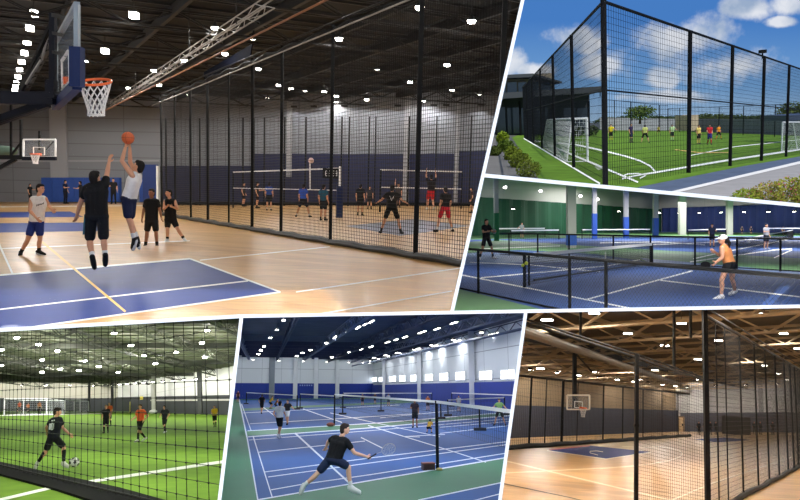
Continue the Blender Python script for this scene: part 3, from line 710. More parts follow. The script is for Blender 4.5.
# ---- far hoop
def front_hoop(c, Y, x0, x1, y0, y1, rimc, rimw, label, frame_c=(225, 225, 222)):
    p = [c.at(x, y, Y) for x, y in ((x0, y1), (x1, y1), (x1, y0), (x0, y0))]; ctr = sum(p, V((0, 0, 0)))/4
    t = empty('basketball_hoop', c, ctr, label=label, cat='basketball hoop')
    part('backboard', MB().hexa(p[:2]+[q+V((0, .05, 0)) for q in (p[1], p[0])], [p[3], p[2]]+[q+V((0, .05, 0)) for q in (p[2], p[3])]), mat('clear_glass', (215, 222, 226), .1, alpha=.07), c, t)
    fr = MB(); w_ = .09
    for i in range(4): fr.bar(p[i], p[(i+1) % 4], w_, .08)
    part('frame', fr, mat('hoop_frame_%d' % frame_c[0], frame_c, .5), c, t)
    W_, Hh = (p[1]-p[0]).length, (p[3]-p[0]).length; ex, ez = V((1, 0, 0)), V((0, 0, 1)); q0 = (p[0]+p[1])/2+V((0, -.04, 0))
    sq = MB(); q = [q0+ex*W_*.17*sx_+ez*Hh*sz for sx_, sz in ((-1, .12), (1, .12), (1, .55), (-1, .55))]
    for i in range(4): sq.bar(q[i], q[(i+1) % 4], .07, .03)
    part('target_square', sq, whl, c, t)
    rc = c.at(*rimc, Y)-V((0, .5, 0)); R0 = rimw/2*(Y/F)
    part('rim', MB().torus(rc, R0, .035, 24, 6).box(rc+V((0, .38, 0)), .2, .3, .12), org1, c, t)
    part('net', hoop_net(rc, R0, R0*.55, .5, 10, 5, .025), MATS['white_net'], c, t)
    return t, p
t, p = front_hoop(c, 38., 23.5, 55.5, 139.5, 157, (40, 154.5), 8.5, 'small far basketball hoop on the left with white-framed backboard')
part('edge_pad', MB().bar(p[0]-V((.05, 0, .08)), p[1]+V((.05, 0, -.08)), .16, .2), dk, c, t)
bo = MB(); bo.bar(c.at(-60, 156.8, 38.4), c.at(24, 157.3, 38.4), .22); bo.bar(c.at(-60, 200, 38.4), c.at(16, 159, 38.4), .2)
part('boom', bo, bst, c, t)
s2 = MB(); s2.bar(c.at(21, 120, 38.6), c.at(21, 157, 38.6), .12); s2.bar(c.at(11, 121, 38.6), c.at(11, 157, 38.6), .1); s2.bar(c.at(10, 157, 38.6), c.at(24, 139, 38.6), .1); s2.bar(c.at(39.5, 131, 38.6), c.at(39.5, 150, 38.6), .1)
s2.bar(c.at(46, 150, 38.6), c.at(54, 141, 38.6), .06); part('strut', s2, bst, c, t)
top('storage_bag', MB().ell(c.at(2, 151, 44), 1., .5, .35), mat('green_bag', (74, 96, 82), .8), c, org=c.at(2, 151, 44), smooth=True, label='greenish bundle lying on the left boom far back', cat='bag')
# ---- ball, players
bb = mat('basketball_leather', (196, 92, 48), .55, noise=.1, nscale=40)
bc = c.at(128, 138, 13.9); o = ball('basketball', c, bc, .122, bb, 'orange basketball in the raised hands of the jumping shooter')
sm_ = MB()
for R_ in (Matrix.Identity(3), Matrix.Rotation(1.57, 3, 'X'), Matrix.Rotation(1.57, 3, 'Y')): sm_.torus(bc, .121, .0035, 40, 4, R_)
part('seam', sm_, mat('seam_black', (40, 22, 16), .6), c, o)
A = dict(head=(40.5, 188.6), neck=(38.3, 196.2), shL=(31.6, 199.5), shR=(45.2, 199), elL=(29.5, 210.5), haL=(36.5, 218), elR=(48.8, 206), haR=(52, 209.5), hipL=(33.2, 222.5), hipR=(39.5, 222.5),
         knL=(27.5, 240), knR=(40, 239.5), anL=(21.2, 251.8), anR=(38.9, 250.6), toeL=(20, 257), toeR=(44.5, 254.3))
Ap = hero(c, 17.2, A, (1, -.35, 0), 'basketball player in white tank top and blue shorts standing at the far left', dict(shL=-.05, elL=-.25, haL=-.3, elR=.1, haR=-.05, knL=-.1, anL=0, toeL=-.12), k=1., hf=(1, -.25, .02), skin='tan', shirt=(240, 238, 235), sleeve='tank', shorts=(34, 52, 120), shoe=(18, 18, 20), sock=(30, 30, 32), sock_len=.18, short_len=.62, loose=1.3)
lm = MB()
for i, (x, y, h_) in enumerate(((36.6, 206.2, 1.8), (38.3, 205.6, 1.4), (39.8, 205.2, 1.6), (41.4, 204.7, 1.3), (42.9, 204.2, 1.6))):
    lm.bar(c.at(x, y, 16.98-i*.012), c.at(x+.7, y-h_, 16.98-i*.012), .022, .012)
part('shirt_lettering', lm, mat('dark_lettering', (50, 50, 58), .8), c, Ap, label='dark lettering across the chest')
B = dict(head=(95.2, 177.4), neck=(95.4, 184.6), shL=(86.6, 188.3), shR=(105, 185), elL=(80.4, 203), haL=(77, 215), elR=(107, 173.5), haR=(109, 162.5), hipL=(91.4, 216.5), hipR=(102.4, 216.5),
         knL=(89.8, 240), knR=(103.6, 239), anL=(92.3, 256.5), anR=(105.2, 254.5), toeL=(94.5, 267.5), toeR=(105.3, 264.5))
Bp = hero(c, 13., B, (.35, 1, 0), 'defender in black shirt and shorts jumping with right arm raised, seen from behind', dict(elL=.08, haL=.12, elR=.1, haR=.12, knL=.1, anL=-.1, anR=-.1, toeL=-.02, toeR=-.02), k=1.07, hf=(.3, 1, .15), skin='tan', shirt=(17, 17, 19), shorts=(17, 20, 26), shoe=(20, 21, 24), sock=(225, 225, 225), sock_len=.2, short_len=.85, loose=1.25, faced=False)
e = MB(); e.bar(c.at(86.3, 214, 13.), c.at(84.6, 234, 13.04), .13, .02, (1, 0, 0)); part('side_stripe', e, mat('teal_stripe', (34, 104, 128), .8), c, Bp, label='teal stripe down the left side of the shorts')
Cc = dict(head=(138.6, 166.3), neck=(136.8, 172.5), shL=(132.8, 176), shR=(138.2, 175.5), elL=(121.9, 161), haL=(125.3, 147.5), elR=(130.2, 162.5), haR=(129.8, 147.5), hipL=(126.5, 199), hipR=(131.5, 199),
          knL=(128.5, 218.5), knR=(130.3, 219), anL=(134.2, 238.5), anR=(136.6, 237.5), toeL=(132.6, 247.8), toeR=(138.8, 246.5))
hero(c, 14., Cc, (-1, .25, 0), 'shooter in white tank top and navy shorts jumping with the orange ball overhead', dict(shL=-.14, shR=.17, elL=-.15, elR=.12, haL=-.08, haR=.08, hipL=-.08, hipR=.08, knL=-.08, knR=.08, anL=-.08, anR=.08, toeL=-.1, toeR=.06), k=1.02, hf=(-1, .15, .35), skin='tan', shirt=(240, 238, 235), sleeve='tank', shorts=(26, 32, 62), shoe=(16, 16, 18), sock=(228, 228, 228), sock_len=.22, short_len=.8, loose=1.2, hands=((0, 1, 0), (0, -1, 0)))
Dd = dict(head=(151.5, 192.6), neck=(151.3, 199), shL=(146.2, 201.3), shR=(157, 201.3), elL=(143.6, 210.5), haL=(142.3, 217.5), elR=(160, 210.5), haR=(161.3, 217), hipL=(148.4, 221.3), hipR=(154.8, 221.3),
          knL=(147, 232.5), knR=(156.2, 232.5), anL=(145.6, 244.6), anR=(157, 244.6), toeL=(143.6, 247.5), toeR=(157.6, 248.7))
hero(c, 19.8, Dd, (-.1, -1, 0), 'player in black shirt and shorts standing behind the shooter, facing the camera', dict(toeL=-.16, toeR=-.18, anL=.02, knL=-.05, knR=-.05), k=.99, hf=(-.3, -1, .0), skin='brown', shirt=(20, 20, 22), shorts=(18, 18, 20), shoe=(22, 22, 24), sock=(22, 22, 24), sock_len=.2, short_len=.7, loose=1.2, voxel=.013)
Ee = dict(head=(168.7, 193), neck=(169.6, 199), shL=(165.6, 201.2), shR=(174.4, 201.2), elL=(163.8, 208.8), haL=(167, 206.5), elR=(177.7, 208.8), haR=(172.3, 206.8), hipL=(167.8, 220), hipR=(173.4, 220),
          knL=(167.4, 229.5), knR=(177.6, 229), anL=(167.5, 239), anR=(183.8, 238.5), toeL=(165.4, 241.8), toeR=(186, 241.5))
hero(c, 21.3, Ee, (-.5, -1, 0), 'player in black tank top with white shoes beside the netting, facing left', dict(elL=-.12, haL=-.32, elR=-.1, haR=-.3, toeL=-.15, toeR=-.15, knL=-.08, knR=-.06), k=.98, hf=(-.8, -.8, .05), skin='tan', shirt=(22, 21, 22), sleeve='tank', shorts=(20, 19, 20), shoe=(228, 226, 222), sock=(24, 24, 26), sock_len=.2, short_len=.6, loose=1.15, voxel=.013)
dark = (24, 25, 30)
small(c, 30.3, 183.6, 203.2, 100, 'distant person in black and white standing by the grey wall at far left', arms=dict(armL='fwd'), shirt=(30, 30, 32), shorts=(20, 20, 22), sock=(30, 30, 30), short_len=1.2)
small(c, 65.5, 180.2, 203.6, 100, 'distant person in dark navy holding an arm out before the blue pads', arms=dict(armR='fwd'), shirt=(26, 34, 62), shorts=(20, 22, 34), short_len=1.2)
small(c, 81, 181, 204.6, 265, 'distant person in black trousers facing left before the blue pads', arms=dict(armL='fwd'), shirt=(22, 24, 30), shorts=(18, 18, 22), short_len=1.2)
small(c, 113.6, 178.2, 204, 160, 'distant person in black between the two jumping players', arms=dict(armR='fwd'), shirt=(28, 27, 28), shorts=(20, 20, 22), short_len=1.2)
S_ = [(243.5, 182.5, 206.5, 100, 'volleyball player in dark grey at the far left behind the netting', 'stand', {}, (40, 38, 38), (24, 24, 26)),
      (257, 182, 208.2, 90, 'volleyball player in black facing right, behind the netting', 'stand', dict(armL='fwd'), (32, 28, 28), (24, 22, 24)),
      (269, 182.3, 210.6, 0, 'volleyball player in blue shirt nearest the left black pair', 'stand', {}, (40, 72, 140), (22, 24, 30)),
      (303, 184, 217.2, 10, 'volleyball player in bright blue shirt with legs apart under the volleyball', 'wide', dict(), (44, 80, 170), (22, 26, 40)),
      (323, 184.4, 220.6, 20, 'volleyball player in teal shirt left of the padded net post', 'stand', {}, (30, 82, 104), (20, 24, 32)),
      (360, 184, 215.7, 15, 'volleyball player in black right of the padded net post', 'stand', {}, (24, 24, 26), (20, 20, 22)),
      (391, 184.6, 233.8, 5, 'volleyball player in black shirt with pale V mark, seen from behind', 'wide', dict(armL='out', armR='out'), (22, 22, 24), (18, 20, 20)),
      (444.5, 186.5, 232, 330, 'volleyball player in black shirt and red shorts standing at the right', 'wide', {}, (24, 24, 26), (176, 34, 48)),
      (398, 183.2, 207.5, 180, 'distant volleyball player facing us just past the V-marked shirt', 'stand', dict(armR='up'), (60, 56, 58), (30, 30, 34)),
      (471.3, 187.5, 213, 270, 'person in dark clothes half hidden at the white divider edge', 'stand', {}, (60, 40, 46), (30, 28, 32)),
      (369.5, 186, 209, 180, 'tiny distant person in dark clothes near the netting posts', 'stand', {}, (50, 50, 56), (30, 30, 34))]
for x, y0, y1, ph, lb, kd, am, sh_, so_ in S_:
    P_, W_, s_ = small(c, x, y0, y1, ph, lb, kd, am, shirt=sh_, shorts=so_, shoe=(30, 30, 32), sock=(200, 198, 196) if 'blue' in lb or 'red' in lb else (40, 38, 38), sock_len=.25, short_len=.75)
    if 'V mark' in lb:
        q = (W_['shL']+W_['shR'])/2; v = MB(); bk = V((0, -.135*s_, 0))
        for sg in (-1, 1): v.bar(q+bk+V((sg*.075, 0, -.06)), q+bk+V((0, -.005, -.22)), .03, .02)
        part('shirt_mark', v, whl, c, P_)
small(c, 430.3, 176.5, 212.3, 350, 'volleyball player in red shorts jumping with one arm raised', 'run', dict(armR='up', armL='up'), shirt=(30, 26, 28), shorts=(176, 34, 44), shoe=(220, 220, 220), lift=.1, short_len=.75)
ball('volleyball', c, c.at(311, 160.6, 31), .125, mat('volleyball_leather', (225, 190, 180), .6, noise=.15, nscale=12), 'pale volleyball in the air over the left net')
# ---- volleyball nets
def vnet(c, pa, ya_top, ya_lo, pb, yb_top, yb_lo, label, pad_a=True, mesh_w=.012, tape=.07, sp=.22):
    fa, fb_ = c.fl(*pa), c.fl(*pb); t = empty('court_net', c, fa, label=label, cat='net')
    A1, A2, B1, B2 = c.up(fa, ya_top), c.up(fa, ya_lo), c.up(fb_, yb_top), c.up(fb_, yb_lo)
    part('net', net_panel(A2, B2, A1, B1, sp, sp, mesh_w), blk, c, t, clip=True)
    tp = MB(); tp.bar(A1, B1, tape, .03, (0, 1, 0)); tp.bar(A2, B2, tape*.75, .03, (0, 1, 0)); tp.bar(A1, A2, tape*.8); part('tape', tp, whl, c, t, clip=True)
    return t, fa, fb_, A1, B1
t, fa, fb_, A1, B1 = vnet(c, (339.3, 218), 168.4, 190.5, (233, 208), 172, 188, 'left volleyball net with white tapes behind the netting')
part('post', MB().tube(fa, A1+V((0, 0, .1)), .06, .05, 10), whl, c, t); part('post', MB().tube(fb_, B1, .05, .05, 8), bst, c, t)
part('post_pad', MB().tube(fa+V((0, 0, .02)), c.up(fa, 186), .17, .17, 14), mat('navy_pad', (20, 34, 72), .6, spec=.2), c, t)
an_ = c.at(310, 161, 31.5); part('antenna', MB().tube(an_, c.at(310, 190, 31.5), .03, .03, 6), whl, c, t)
t, fa, fb_, A1, B1 = vnet(c, (379.7, 212), 169.8, 187.2, (461, 208.8), 171.8, 189, 'right volleyball net with white tapes behind the netting')
part('post', MB().tube(fa, A1, .05, .05, 8), bst, c, t); part('post', MB().tube(fb_, B1, .05, .05, 8), bst, c, t)
sg0 = c.at(322.5, 178.5, 33.); sg1 = c.at(338.5, 168.5, 33.)
t = empty('scoreboard', c, (sg0+sg1)/2, label='small black scoreboard with white figures beside the padded net post', cat='scoreboard')
part('board', MB().box((sg0+sg1)/2, sg1.x-sg0.x, .08, sg1.z-sg0.z), bst, c, t)
dg_ = MB()
for i, x in enumerate((325.5, 329, 332.5, 335.5)):
    m0, m1 = c.at(x, 175.8, 32.93), c.at(x+1.5, 171, 32.93)
    dg_.bar(V((m0.x, m0.y, m1.z)), m1, .05, .02); dg_.bar(m0, V((m1.x, m1.y, m0.z)), .05, .02); dg_.bar(V((m1.x, m1.y, m0.z)) if i % 2 else m0, m1 if i % 2 else V((m0.x, m0.y, m1.z)), .05, .02); dg_.bar((m0+V((m0.x, m0.y, m1.z)))/2, (m1+V((m1.x, m1.y, m0.z)))/2, .05, .02)
part('figure', dg_, whl, c, t); part('stand', MB().tube(c.fl(330, 214.5), (sg0+sg1)/2, .03, .03, 6), bst, c, t)
# ================================================================ 2: the outdoor pitch behind tall netting
c = P2
grd = structure('ground', MB().quad(*[c.fl(x, y) for x, y in ((250, 330), (1300, 330), (1050, 128.6), (420, 120.2))]), mat('dark_ground', (70, 72, 66), .9, noise=.2, nscale=.5), c, label='dark ground around the outdoor pitch')
turf = mat('pitch_turf', (88, 120, 36), .95, spec=.1, noise=.22, nscale=1.1)
pv = mat('blue_grey_paving', (72, 84, 104), .75, noise=.22, nscale=1.2); gp = mat('grey_paving', (142, 138, 134), .85, noise=.1, nscale=1.5)
part('turf', fpoly(c, [(512, 137.5), (531, 129.6), (668, 129.6), (850, 138.5), (850, 148), (745, 166), (640, 187), (560, 215), (540, 181)], .01), turf, c, grd, clip=True, label='bright green artificial turf')
part('paving', fpoly(c, [(640, 187), (745, 166), (850, 148), (850, 154.5), (800, 163), (676, 192), (600, 212), (560, 215)], .008), pv, c, grd, clip=True, label='blue-grey paving outside the netting')
part('paving', fpoly(c, [(676, 192), (800, 163), (850, 154), (900, 230), (640, 230), (600, 211)], .012), gp, c, grd, clip=True, label='light grey path behind the flowering hedge')
part('paving', fpoly(c, [(480, 139), (510, 138), (540, 181), (500, 200), (460, 200)], .02), mat('slate_paving', (92, 90, 88), .85, noise=.15, nscale=2.), c, grd, clip=True, label='grey path left of the turf strip')
part('kerb', fline(c, [(850, 152), (800, 163), (676, 192.5), (640, 201)], 2.6, .03), mat('pale_kerb', (214, 210, 204), .8), c, grd, clip=True, label='pale kerb edging the path')
pl = mat('pitch_line', (236, 238, 230), .8)
for q, w_ in (([(524, 138.3), (600, 184.5)], 1.7), ([(548, 145), (588, 161.8), (638, 183)], 1.7), ([(640, 175.7), (720, 162), (784, 152.2), (850, 142)], 1.7), ([(622, 179.4), (640, 175.7)], 1.5), ([(576, 145), (592, 148.5), (608, 152.3), (625, 156.5), (640, 161.3), (650, 166.5), (655, 172)], 1.5), ([(531, 141), (576, 145)], 1.),
              ([(622, 177), (628, 174.6), (638, 174.2), (646, 176), (640, 179)], 1.2), ([(690, 156), (735, 147), (800, 140)], .7)):
    part('pitch_line', fline(c, q, w_, .03), pl, c, grd, clip=True)
part('pitch_line', fline(c, [(675, 150), (700, 153), (730, 153)], .7, .03), mat('yellow_line', (226, 176, 60), .4), c, grd, clip=True)
part('turf_patch', fpoly(c, [(594, 166.5), (599, 165.4), (603, 169.4), (598, 170.5)], .02), mat('pale_turf', (160, 172, 140), .9), c, grd, clip=True, label='pale patch on the turf beside the goal')  # small patch in a paler turf colour
# ---- tall netting round the pitch
cord = mat('dark_net_cord', (16, 19, 24), .9, spec=.1); pst = mat('black_post', (9, 10, 12), .8, spec=.15)
corner = c.fl(605.3, 187); HF = c.up(corner, 1.5).z-corner.z
t = empty('netting_fence', c, corner, label='tall black sports netting on posts around the outdoor pitch', cat='fence')
def run(pa, pb, su, w, parent, posts, pw=.16, mid=True, H_=HF, name='net'):
    a, b = c.fl(*pa), c.fl(*pb); U = V((0, 0, H_))
    part(name, net_panel(a, b, a+U, b+U, su, su, w), cord, c, parent, clip=True)
    cb_ = MB(); cb_.tube(a+U, b+U, .05, .05, 6)
    if mid: cb_.tube(a+U*.535, b+U*.535, .03, .03, 6)
    part('cable', cb_, pst, c, parent, clip=True)
    for x in posts:
        d = c.ray(x, 120); n = V((-(b-a).y, (b-a).x, 0)); s_ = n.dot(a-c.eye)/n.dot(d); p = c.eye+d*s_; p.z = c.gz(p.x, p.y)
        part('post', MB().tube(p, p+U*1.005, pw/2, pw/2, 10), pst, c, parent, clip=True)
run((605.3, 187), (524, 138.2), .26, .016, t, (572.8, 554, 541.3, 533, 527.5), .15)
run((605.3, 187), (850, 146.2), .2, .014, t, (689.3, 731, 762.6, 787.3, 808), .17)
part('post', MB().tube(corner, corner+V((0, 0, HF*1.012)), .095, .095, 12), pst, c, t, clip=True, label='thick corner post')
t2 = empty('netting_fence', c, c.fl(668, 131.6), label='far netting on thin posts along the back of the outdoor pitch', cat='fence')
run((603, 133.7), (668, 131.4), .6, .018, t2, (614.5, 631, 645, 659.4), .16, False, 5.6)
run((668, 131.4), (860, 141.5), .5, .016, t2, (668, 679.3, 719, 743.5, 775), .15, False, 5.0)
fl_ = c.at(762.6, 51.5, 30.8); t3 = empty('floodlight', c, fl_, label='small black floodlight on top of the third post right of the corner', cat='light')
part('housing', MB().box(fl_,   .26, .2, .14), pst, c, t3); part('bracket', MB().tube(fl_-V((0, 0, .3)), fl_, .03, .03, 6), pst, c, t3)
# ---- goals
gw = mat('white_goal', (236, 238, 240), .5); gn = mat('goal_net_cord', (214, 218, 222), .8)
def goal(c, NB, yN, FB, yF, RN, RF, RNt, RFt, label, r=.06, w=.012, sp=.2, clip=False):
    nb, fb, rn, rf = (c.fl(*p) for p in (NB, FB, RN, RF)); nt, ft = c.up(nb, yN), c.up(fb, yF)
    rnt = c.at(*RNt, lerp(nt, rn, .35).y); rft = c.at(*RFt, lerp(ft, rf, .35).y)
    t = empty('football_goal', c, lerp(nb, rf, .5), label=label, cat='football goal')
    for p, q in ((nb, nt), (fb, ft)): part('upright', MB().tube(p, q, r, r, 10), gw, c, t, clip=clip)
    part('crossbar', MB().tube(nt, ft, r, r, 10), gw, c, t, clip=clip)
    part('top_frame', MB().path([nt, rnt, rft, ft], r*.6, 8), gw, c, t, clip=clip)
    part('back_stay', MB().tube(rnt, rn, r*.7, r*.7, 8), gw, c, t, clip=clip); part('back_stay', MB().tube(rft, rf, r*.7, r*.7, 8), gw, c, t, clip=clip)
    part('ground_frame', MB().path([nb, rn, rf, fb], r*.7, 8), gw, c, t, clip=clip)
    n_ = MB()
    for q in ((rn, rf, rnt, rft), (nb, rn, nt, rnt), (fb, rf, ft, rft), (rnt, rft, nt, ft)):
        k_ = net_panel(*q, sp, sp, w); n_.add(k_.v, k_.f)
    part('net', n_, gn, c, t, clip=clip)
    return t
goal(c, (587.6, 161.6), 118.3, (554, 148), 119.2, (566.8, 162.2), (542.2, 146.4), (572, 119), (547.2, 119.6), 'white football goal at the left inside the netting corner')
goal(c, (781.6, 151.2), 122.4, (812, 147.5), 122, (797.5, 150), (824, 146), (793, 122.4), (820, 122), 'white football goal at the far right of the outdoor pitch', clip=True)
# ---- players
PL = [(611, 124.3, 141.2, 200, 'outdoor player in yellow shirt just right of the corner post', 'stand', (222, 200, 40), (24, 26, 24)),
      (631, 123.8, 142.5, 150, 'outdoor player in dark maroon and blue, second from the corner post', 'stand', (48, 36, 72), (40, 40, 70)),
      (645, 124.8, 143.2, 20, 'outdoor player in pale yellow shirt with legs apart', 'wide', (206, 210, 120), (26, 28, 26)),
      (658.5, 126, 134.8, 180, 'small far outdoor player in olive shirt', 'wide', (150, 146, 50), (60, 60, 30)),
      (672, 124.4, 141, 190, 'outdoor player in pale green shirt near the middle of the pitch', 'stand', (178, 206, 150), (36, 44, 40)),
      (698.4, 125, 144.2, 160, 'outdoor player in cream yellow shirt left of the red player', 'stand', (228, 200, 110), (26, 26, 26)),
      (709.4, 124.4, 144.8, 190, 'outdoor player in red shirt and blue shorts', 'walk', (200, 40, 52), (52, 48, 130)),
      (718.5, 125.3, 139.6, 170, 'outdoor player in orange shirt right of the red player', 'wide', (236, 150, 40), (40, 40, 40))]
for x, y0, y1, ph, lb, kd, sh_, so_ in PL: small(c, x, y0, y1, ph, lb, kd, dict(armL='out') if x in (611, 672) else None, shirt=sh_, shorts=so_, shoe=(60, 60, 60), sock=sh_, sock_len=.7)
# ---- clubhouse
def zat(px, py, Y): return c.at(px, py, Y)
dkw = mat('charcoal_wall', (38, 40, 44), .8); rfm = mat('dark_roof', (52, 56, 62), .7); win = mat('window_glass', (60, 88, 110), .08, spec=.8); cream = mat('soffit_cream', (150, 138, 118), .8)
B0 = c.fl(480, 139.2); Yb = 82.
t = empty('clubhouse', c, c.fl(540, 139.), label='dark two-storey clubhouse with flat overhanging roofs left of the pitch', cat='building')
def bx(x0, x1, yt, yb_, Y, D): 
    p0, p1 = c.at(x0, yb_, Y), c.at(x1, yb_, Y); z0, z1 = p0.z, c.at(x0, yt, Y).z
    r0 = [V((p0.x, Y, z0)), V((p1.x, Y, z0)), V((p1.x, Y+D, z0)), V((p0.x, Y+D, z0))]
    return MB().hexa(r0, [V((p.x, p.y, z1)) for p in r0])
part('wall', bx(470, 590, 101, 138.4, 98, 16), dkw, c, t, clip=True)
part('roof', bx(460, 602, 95.5, 101.5, 93, 24), rfm, c, t, clip=True, label='wide lower roof slab')
part('wall', bx(474, 552.5, 78, 96, 98, 12), cream, c, t, clip=True, label='upper storey wall')
r_ = MB(); ya = 94.
r0 = [c.at(470, 79.5, ya), c.at(537, 76.8, ya), c.at(562, 83.2, ya)]; r1 = [c.at(470, 76.5, ya), c.at(533, 73.4, ya), c.at(562.3, 81.6, ya)]
r_.hexa(r0+[p+V((0, 20, 0)) for p in r0[::-1]], r1+[p+V((0, 20, 0)) for p in r1[::-1]]); part('roof', r_, rfm, c, t, clip=True, label='upper roof with a low ridge')
for i, (x0, x1) in enumerate(((495, 506), (507.5, 517), (518.5, 528), (529.5, 539), (541, 550.5))):
    w_ = bx(x0, x1, 82.5, 94, 97.9, .1); part('window', w_, win, c, t, clip=True)
for x0, x1 in ((492, 506), (508, 520), (522, 534), (536, 548), (564, 576), (577, 588)): part('window', bx(x0, x1, 108, 134, 97.92, .1), mat('dark_glass', (36, 46, 54), .1, spec=.8), c, t, clip=True)
for x in (497, 521, 545, 553, 589.5): part('column', bx(x-.6, x+.6, 101, 137.8, 94.5, .5), pst, c, t, clip=True)
rl = MB(); q0, q1 = c.at(470, 93, 93.3), c.at(600, 96, 93.3); rl.tube(c.at(555, 92.3, 93.5), c.at(601, 92.3, 93.5), .05, .05, 5)
for i in range(8): rl.tube(c.at(556+i*6.3, 92.3, 93.5), c.at(556+i*6.3, 96.5, 93.5), .04, .04, 5)
part('railing', rl, pst, c, t)
# ---- boundary walls, buildings and trees behind
gwall = mat('grey_boards', (112, 116, 124), .8)
def wall_run(name, pa, pb, yt_a, m, label, cat, th=.2, cc=None):
    cc = cc or c; a, b = cc.fl(*pa), cc.fl(*pb); z = V((0, 0, cc.up(a, yt_a).z-a.z)); n = V((-(b-a).y, (b-a).x, 0)).normalized()*th
    return top(name, MB().hexa([a, b, b+n, a+n], [p+z for p in (a, b, b+n, a+n)]), m, cc, org=a, clip=True, label=label, cat=cat)
wall_run('boundary_wall', (600, 130.2), (690, 130.8), 117.5, panels('boundary_blocks', (150, 152, 156), (112, 114, 118), (3., .8), .9, .05), 'pale grey boundary wall behind the left half of the pitch', 'wall')
wall_run('boundary_fence', (688, 131.5), (870, 138.5), 118.8, panels('boundary_boards', (112, 116, 126), (92, 96, 104), (1.2, 6.), .85, .03), 'grey boarded fence behind the right half of the pitch', 'fence')
tb_ = bx(690, 698.5, 115.3, 131, 150, 8); top('shed', tb_, mat('beige_render', (196, 176, 150), .85), c, org=c.at(694, 131, 150), label='small beige building beyond the boundary wall', cat='building')
top('awning', bx(789, 830, 115.5, 121, 75, 6), mat('blue_canopy', (58, 70, 92), .6), c, org=c.at(800, 121, 75), clip=True, label='blue canopy roof behind the fence at the right edge', cat='canopy')
lf = {}
def leafm(rgb): return mat('leaf_%d_%d_%d' % rgb, rgb, .7, spec=.2, noise=.35, nscale=2.5)
def leaves(mb, ctr, rx, ry, rz, n, s):
    for _ in range(n):
        while True:
            u = V((random.uniform(-1, 1), random.uniform(-1, 1), random.uniform(-1, 1)))
            if .35 < u.length < 1.: break
        p = V(ctr)+V((u.x*rx, u.y*ry, u.z*rz)); d = V((random.gauss(0, 1), random.gauss(0, 1), random.gauss(0, .6)+.3)).normalized()
        e = d.cross(V((random.gauss(0, 1), random.gauss(0, 1), random.gauss(0, 1)))).normalized(); l = s*random.uniform(.6, 1.3)
        n_ = d.cross(e)*l*.12
        mb.quad(p-d*l*.5, p+e*l*.28+n_, p+d*l*.5, p-e*l*.28+n_)
def tree(c, x, yb_, Y, ytop, wpx, rgb, label, n=900, lobes=7, group=None):
    b = c.at(x, yb_, Y); sc_ = Y/F; Ht = (yb_-ytop)*sc_; W_ = wpx*sc_
    t = empty('tree', c, b, label=label, cat='tree', group=group)
    tk = MB(); tk.tube(b, b+V((0, 0, Ht*.5)), W_*.035+.08, W_*.02+.05, 8)
    cr = MB()
    for i in range(lobes):
        a_ = 2*math.pi*i/lobes; q = b+V((math.cos(a_)*W_*.27, math.sin(a_)*W_*.25, Ht*(.55+.12*math.sin(i*2.3)))); tk.tube(b+V((0, 0, Ht*.35)), q, .06, .03, 5)
        leaves(cr, q, W_*.27, W_*.25, Ht*.26, n//lobes, W_*.06+.1)
    leaves(cr, b+V((0, 0, Ht*.72)), W_*.32, W_*.3, Ht*.27, n//3, W_*.06+.1)
    part('trunk', tk, mat('bark', (70, 56, 44), .9), c, t); part('foliage', cr, leafm(rgb), c, t)
    return t
tree(c, 640, 124, 150, 105, 30, (96, 116, 50), 'broad light green tree rising behind the left boundary wall')
tree(c, 792, 127, 150, 101.5, 32, (92, 106, 44), 'tall green tree behind the fence at the right edge')
for i, (x, yt, w_, rgb, nm) in enumerate(((607, 117, 18, (60, 78, 40), 'seen just right of the corner post'), (622, 116, 16, (58, 74, 40), 'left of the broad light tree'), (656, 115.5, 18, (64, 80, 42), 'right of the broad light tree'), (671, 116, 16, (66, 84, 44), 'above the pale green player'), (684, 115.5, 15, (62, 80, 40), 'left of the beige building'), (705, 113.5, 20, (74, 88, 40), 'right of the beige building'), (720, 113.8, 18, (78, 90, 42), 'behind the third netting span'), (737, 114.5, 20, (60, 78, 42), 'above the grey fence middle'), (754, 115, 20, (58, 76, 40), 'left of the floodlit post'), (770, 115, 18, (60, 78, 40), 'left of the right edge tree'))):
    tree(c, x, 124.5, 185+(i%2)*14, yt, w_*1.45, rgb, 'low dark tree beyond the pitch, '+nm, 620, 5, 'trees beyond the pitch')
for x, yb_, wv, rgb, nm in ((592, 135.5, 10, (58, 70, 34), 'beside the clubhouse corner'), (578, 136.5, 10, (50, 62, 32), 'under the lower roof')):
    b = c.fl(x, yb_); s_ = c.scale(b); f_ = MB(); leaves(f_, b+V((0, 0, 5/s_)), wv/s_/1.5, 1., 5/s_, 160, 3.2/s_); top('shrub', f_, leafm(rgb), c, org=b, label='dark low shrub '+nm, cat='shrub')
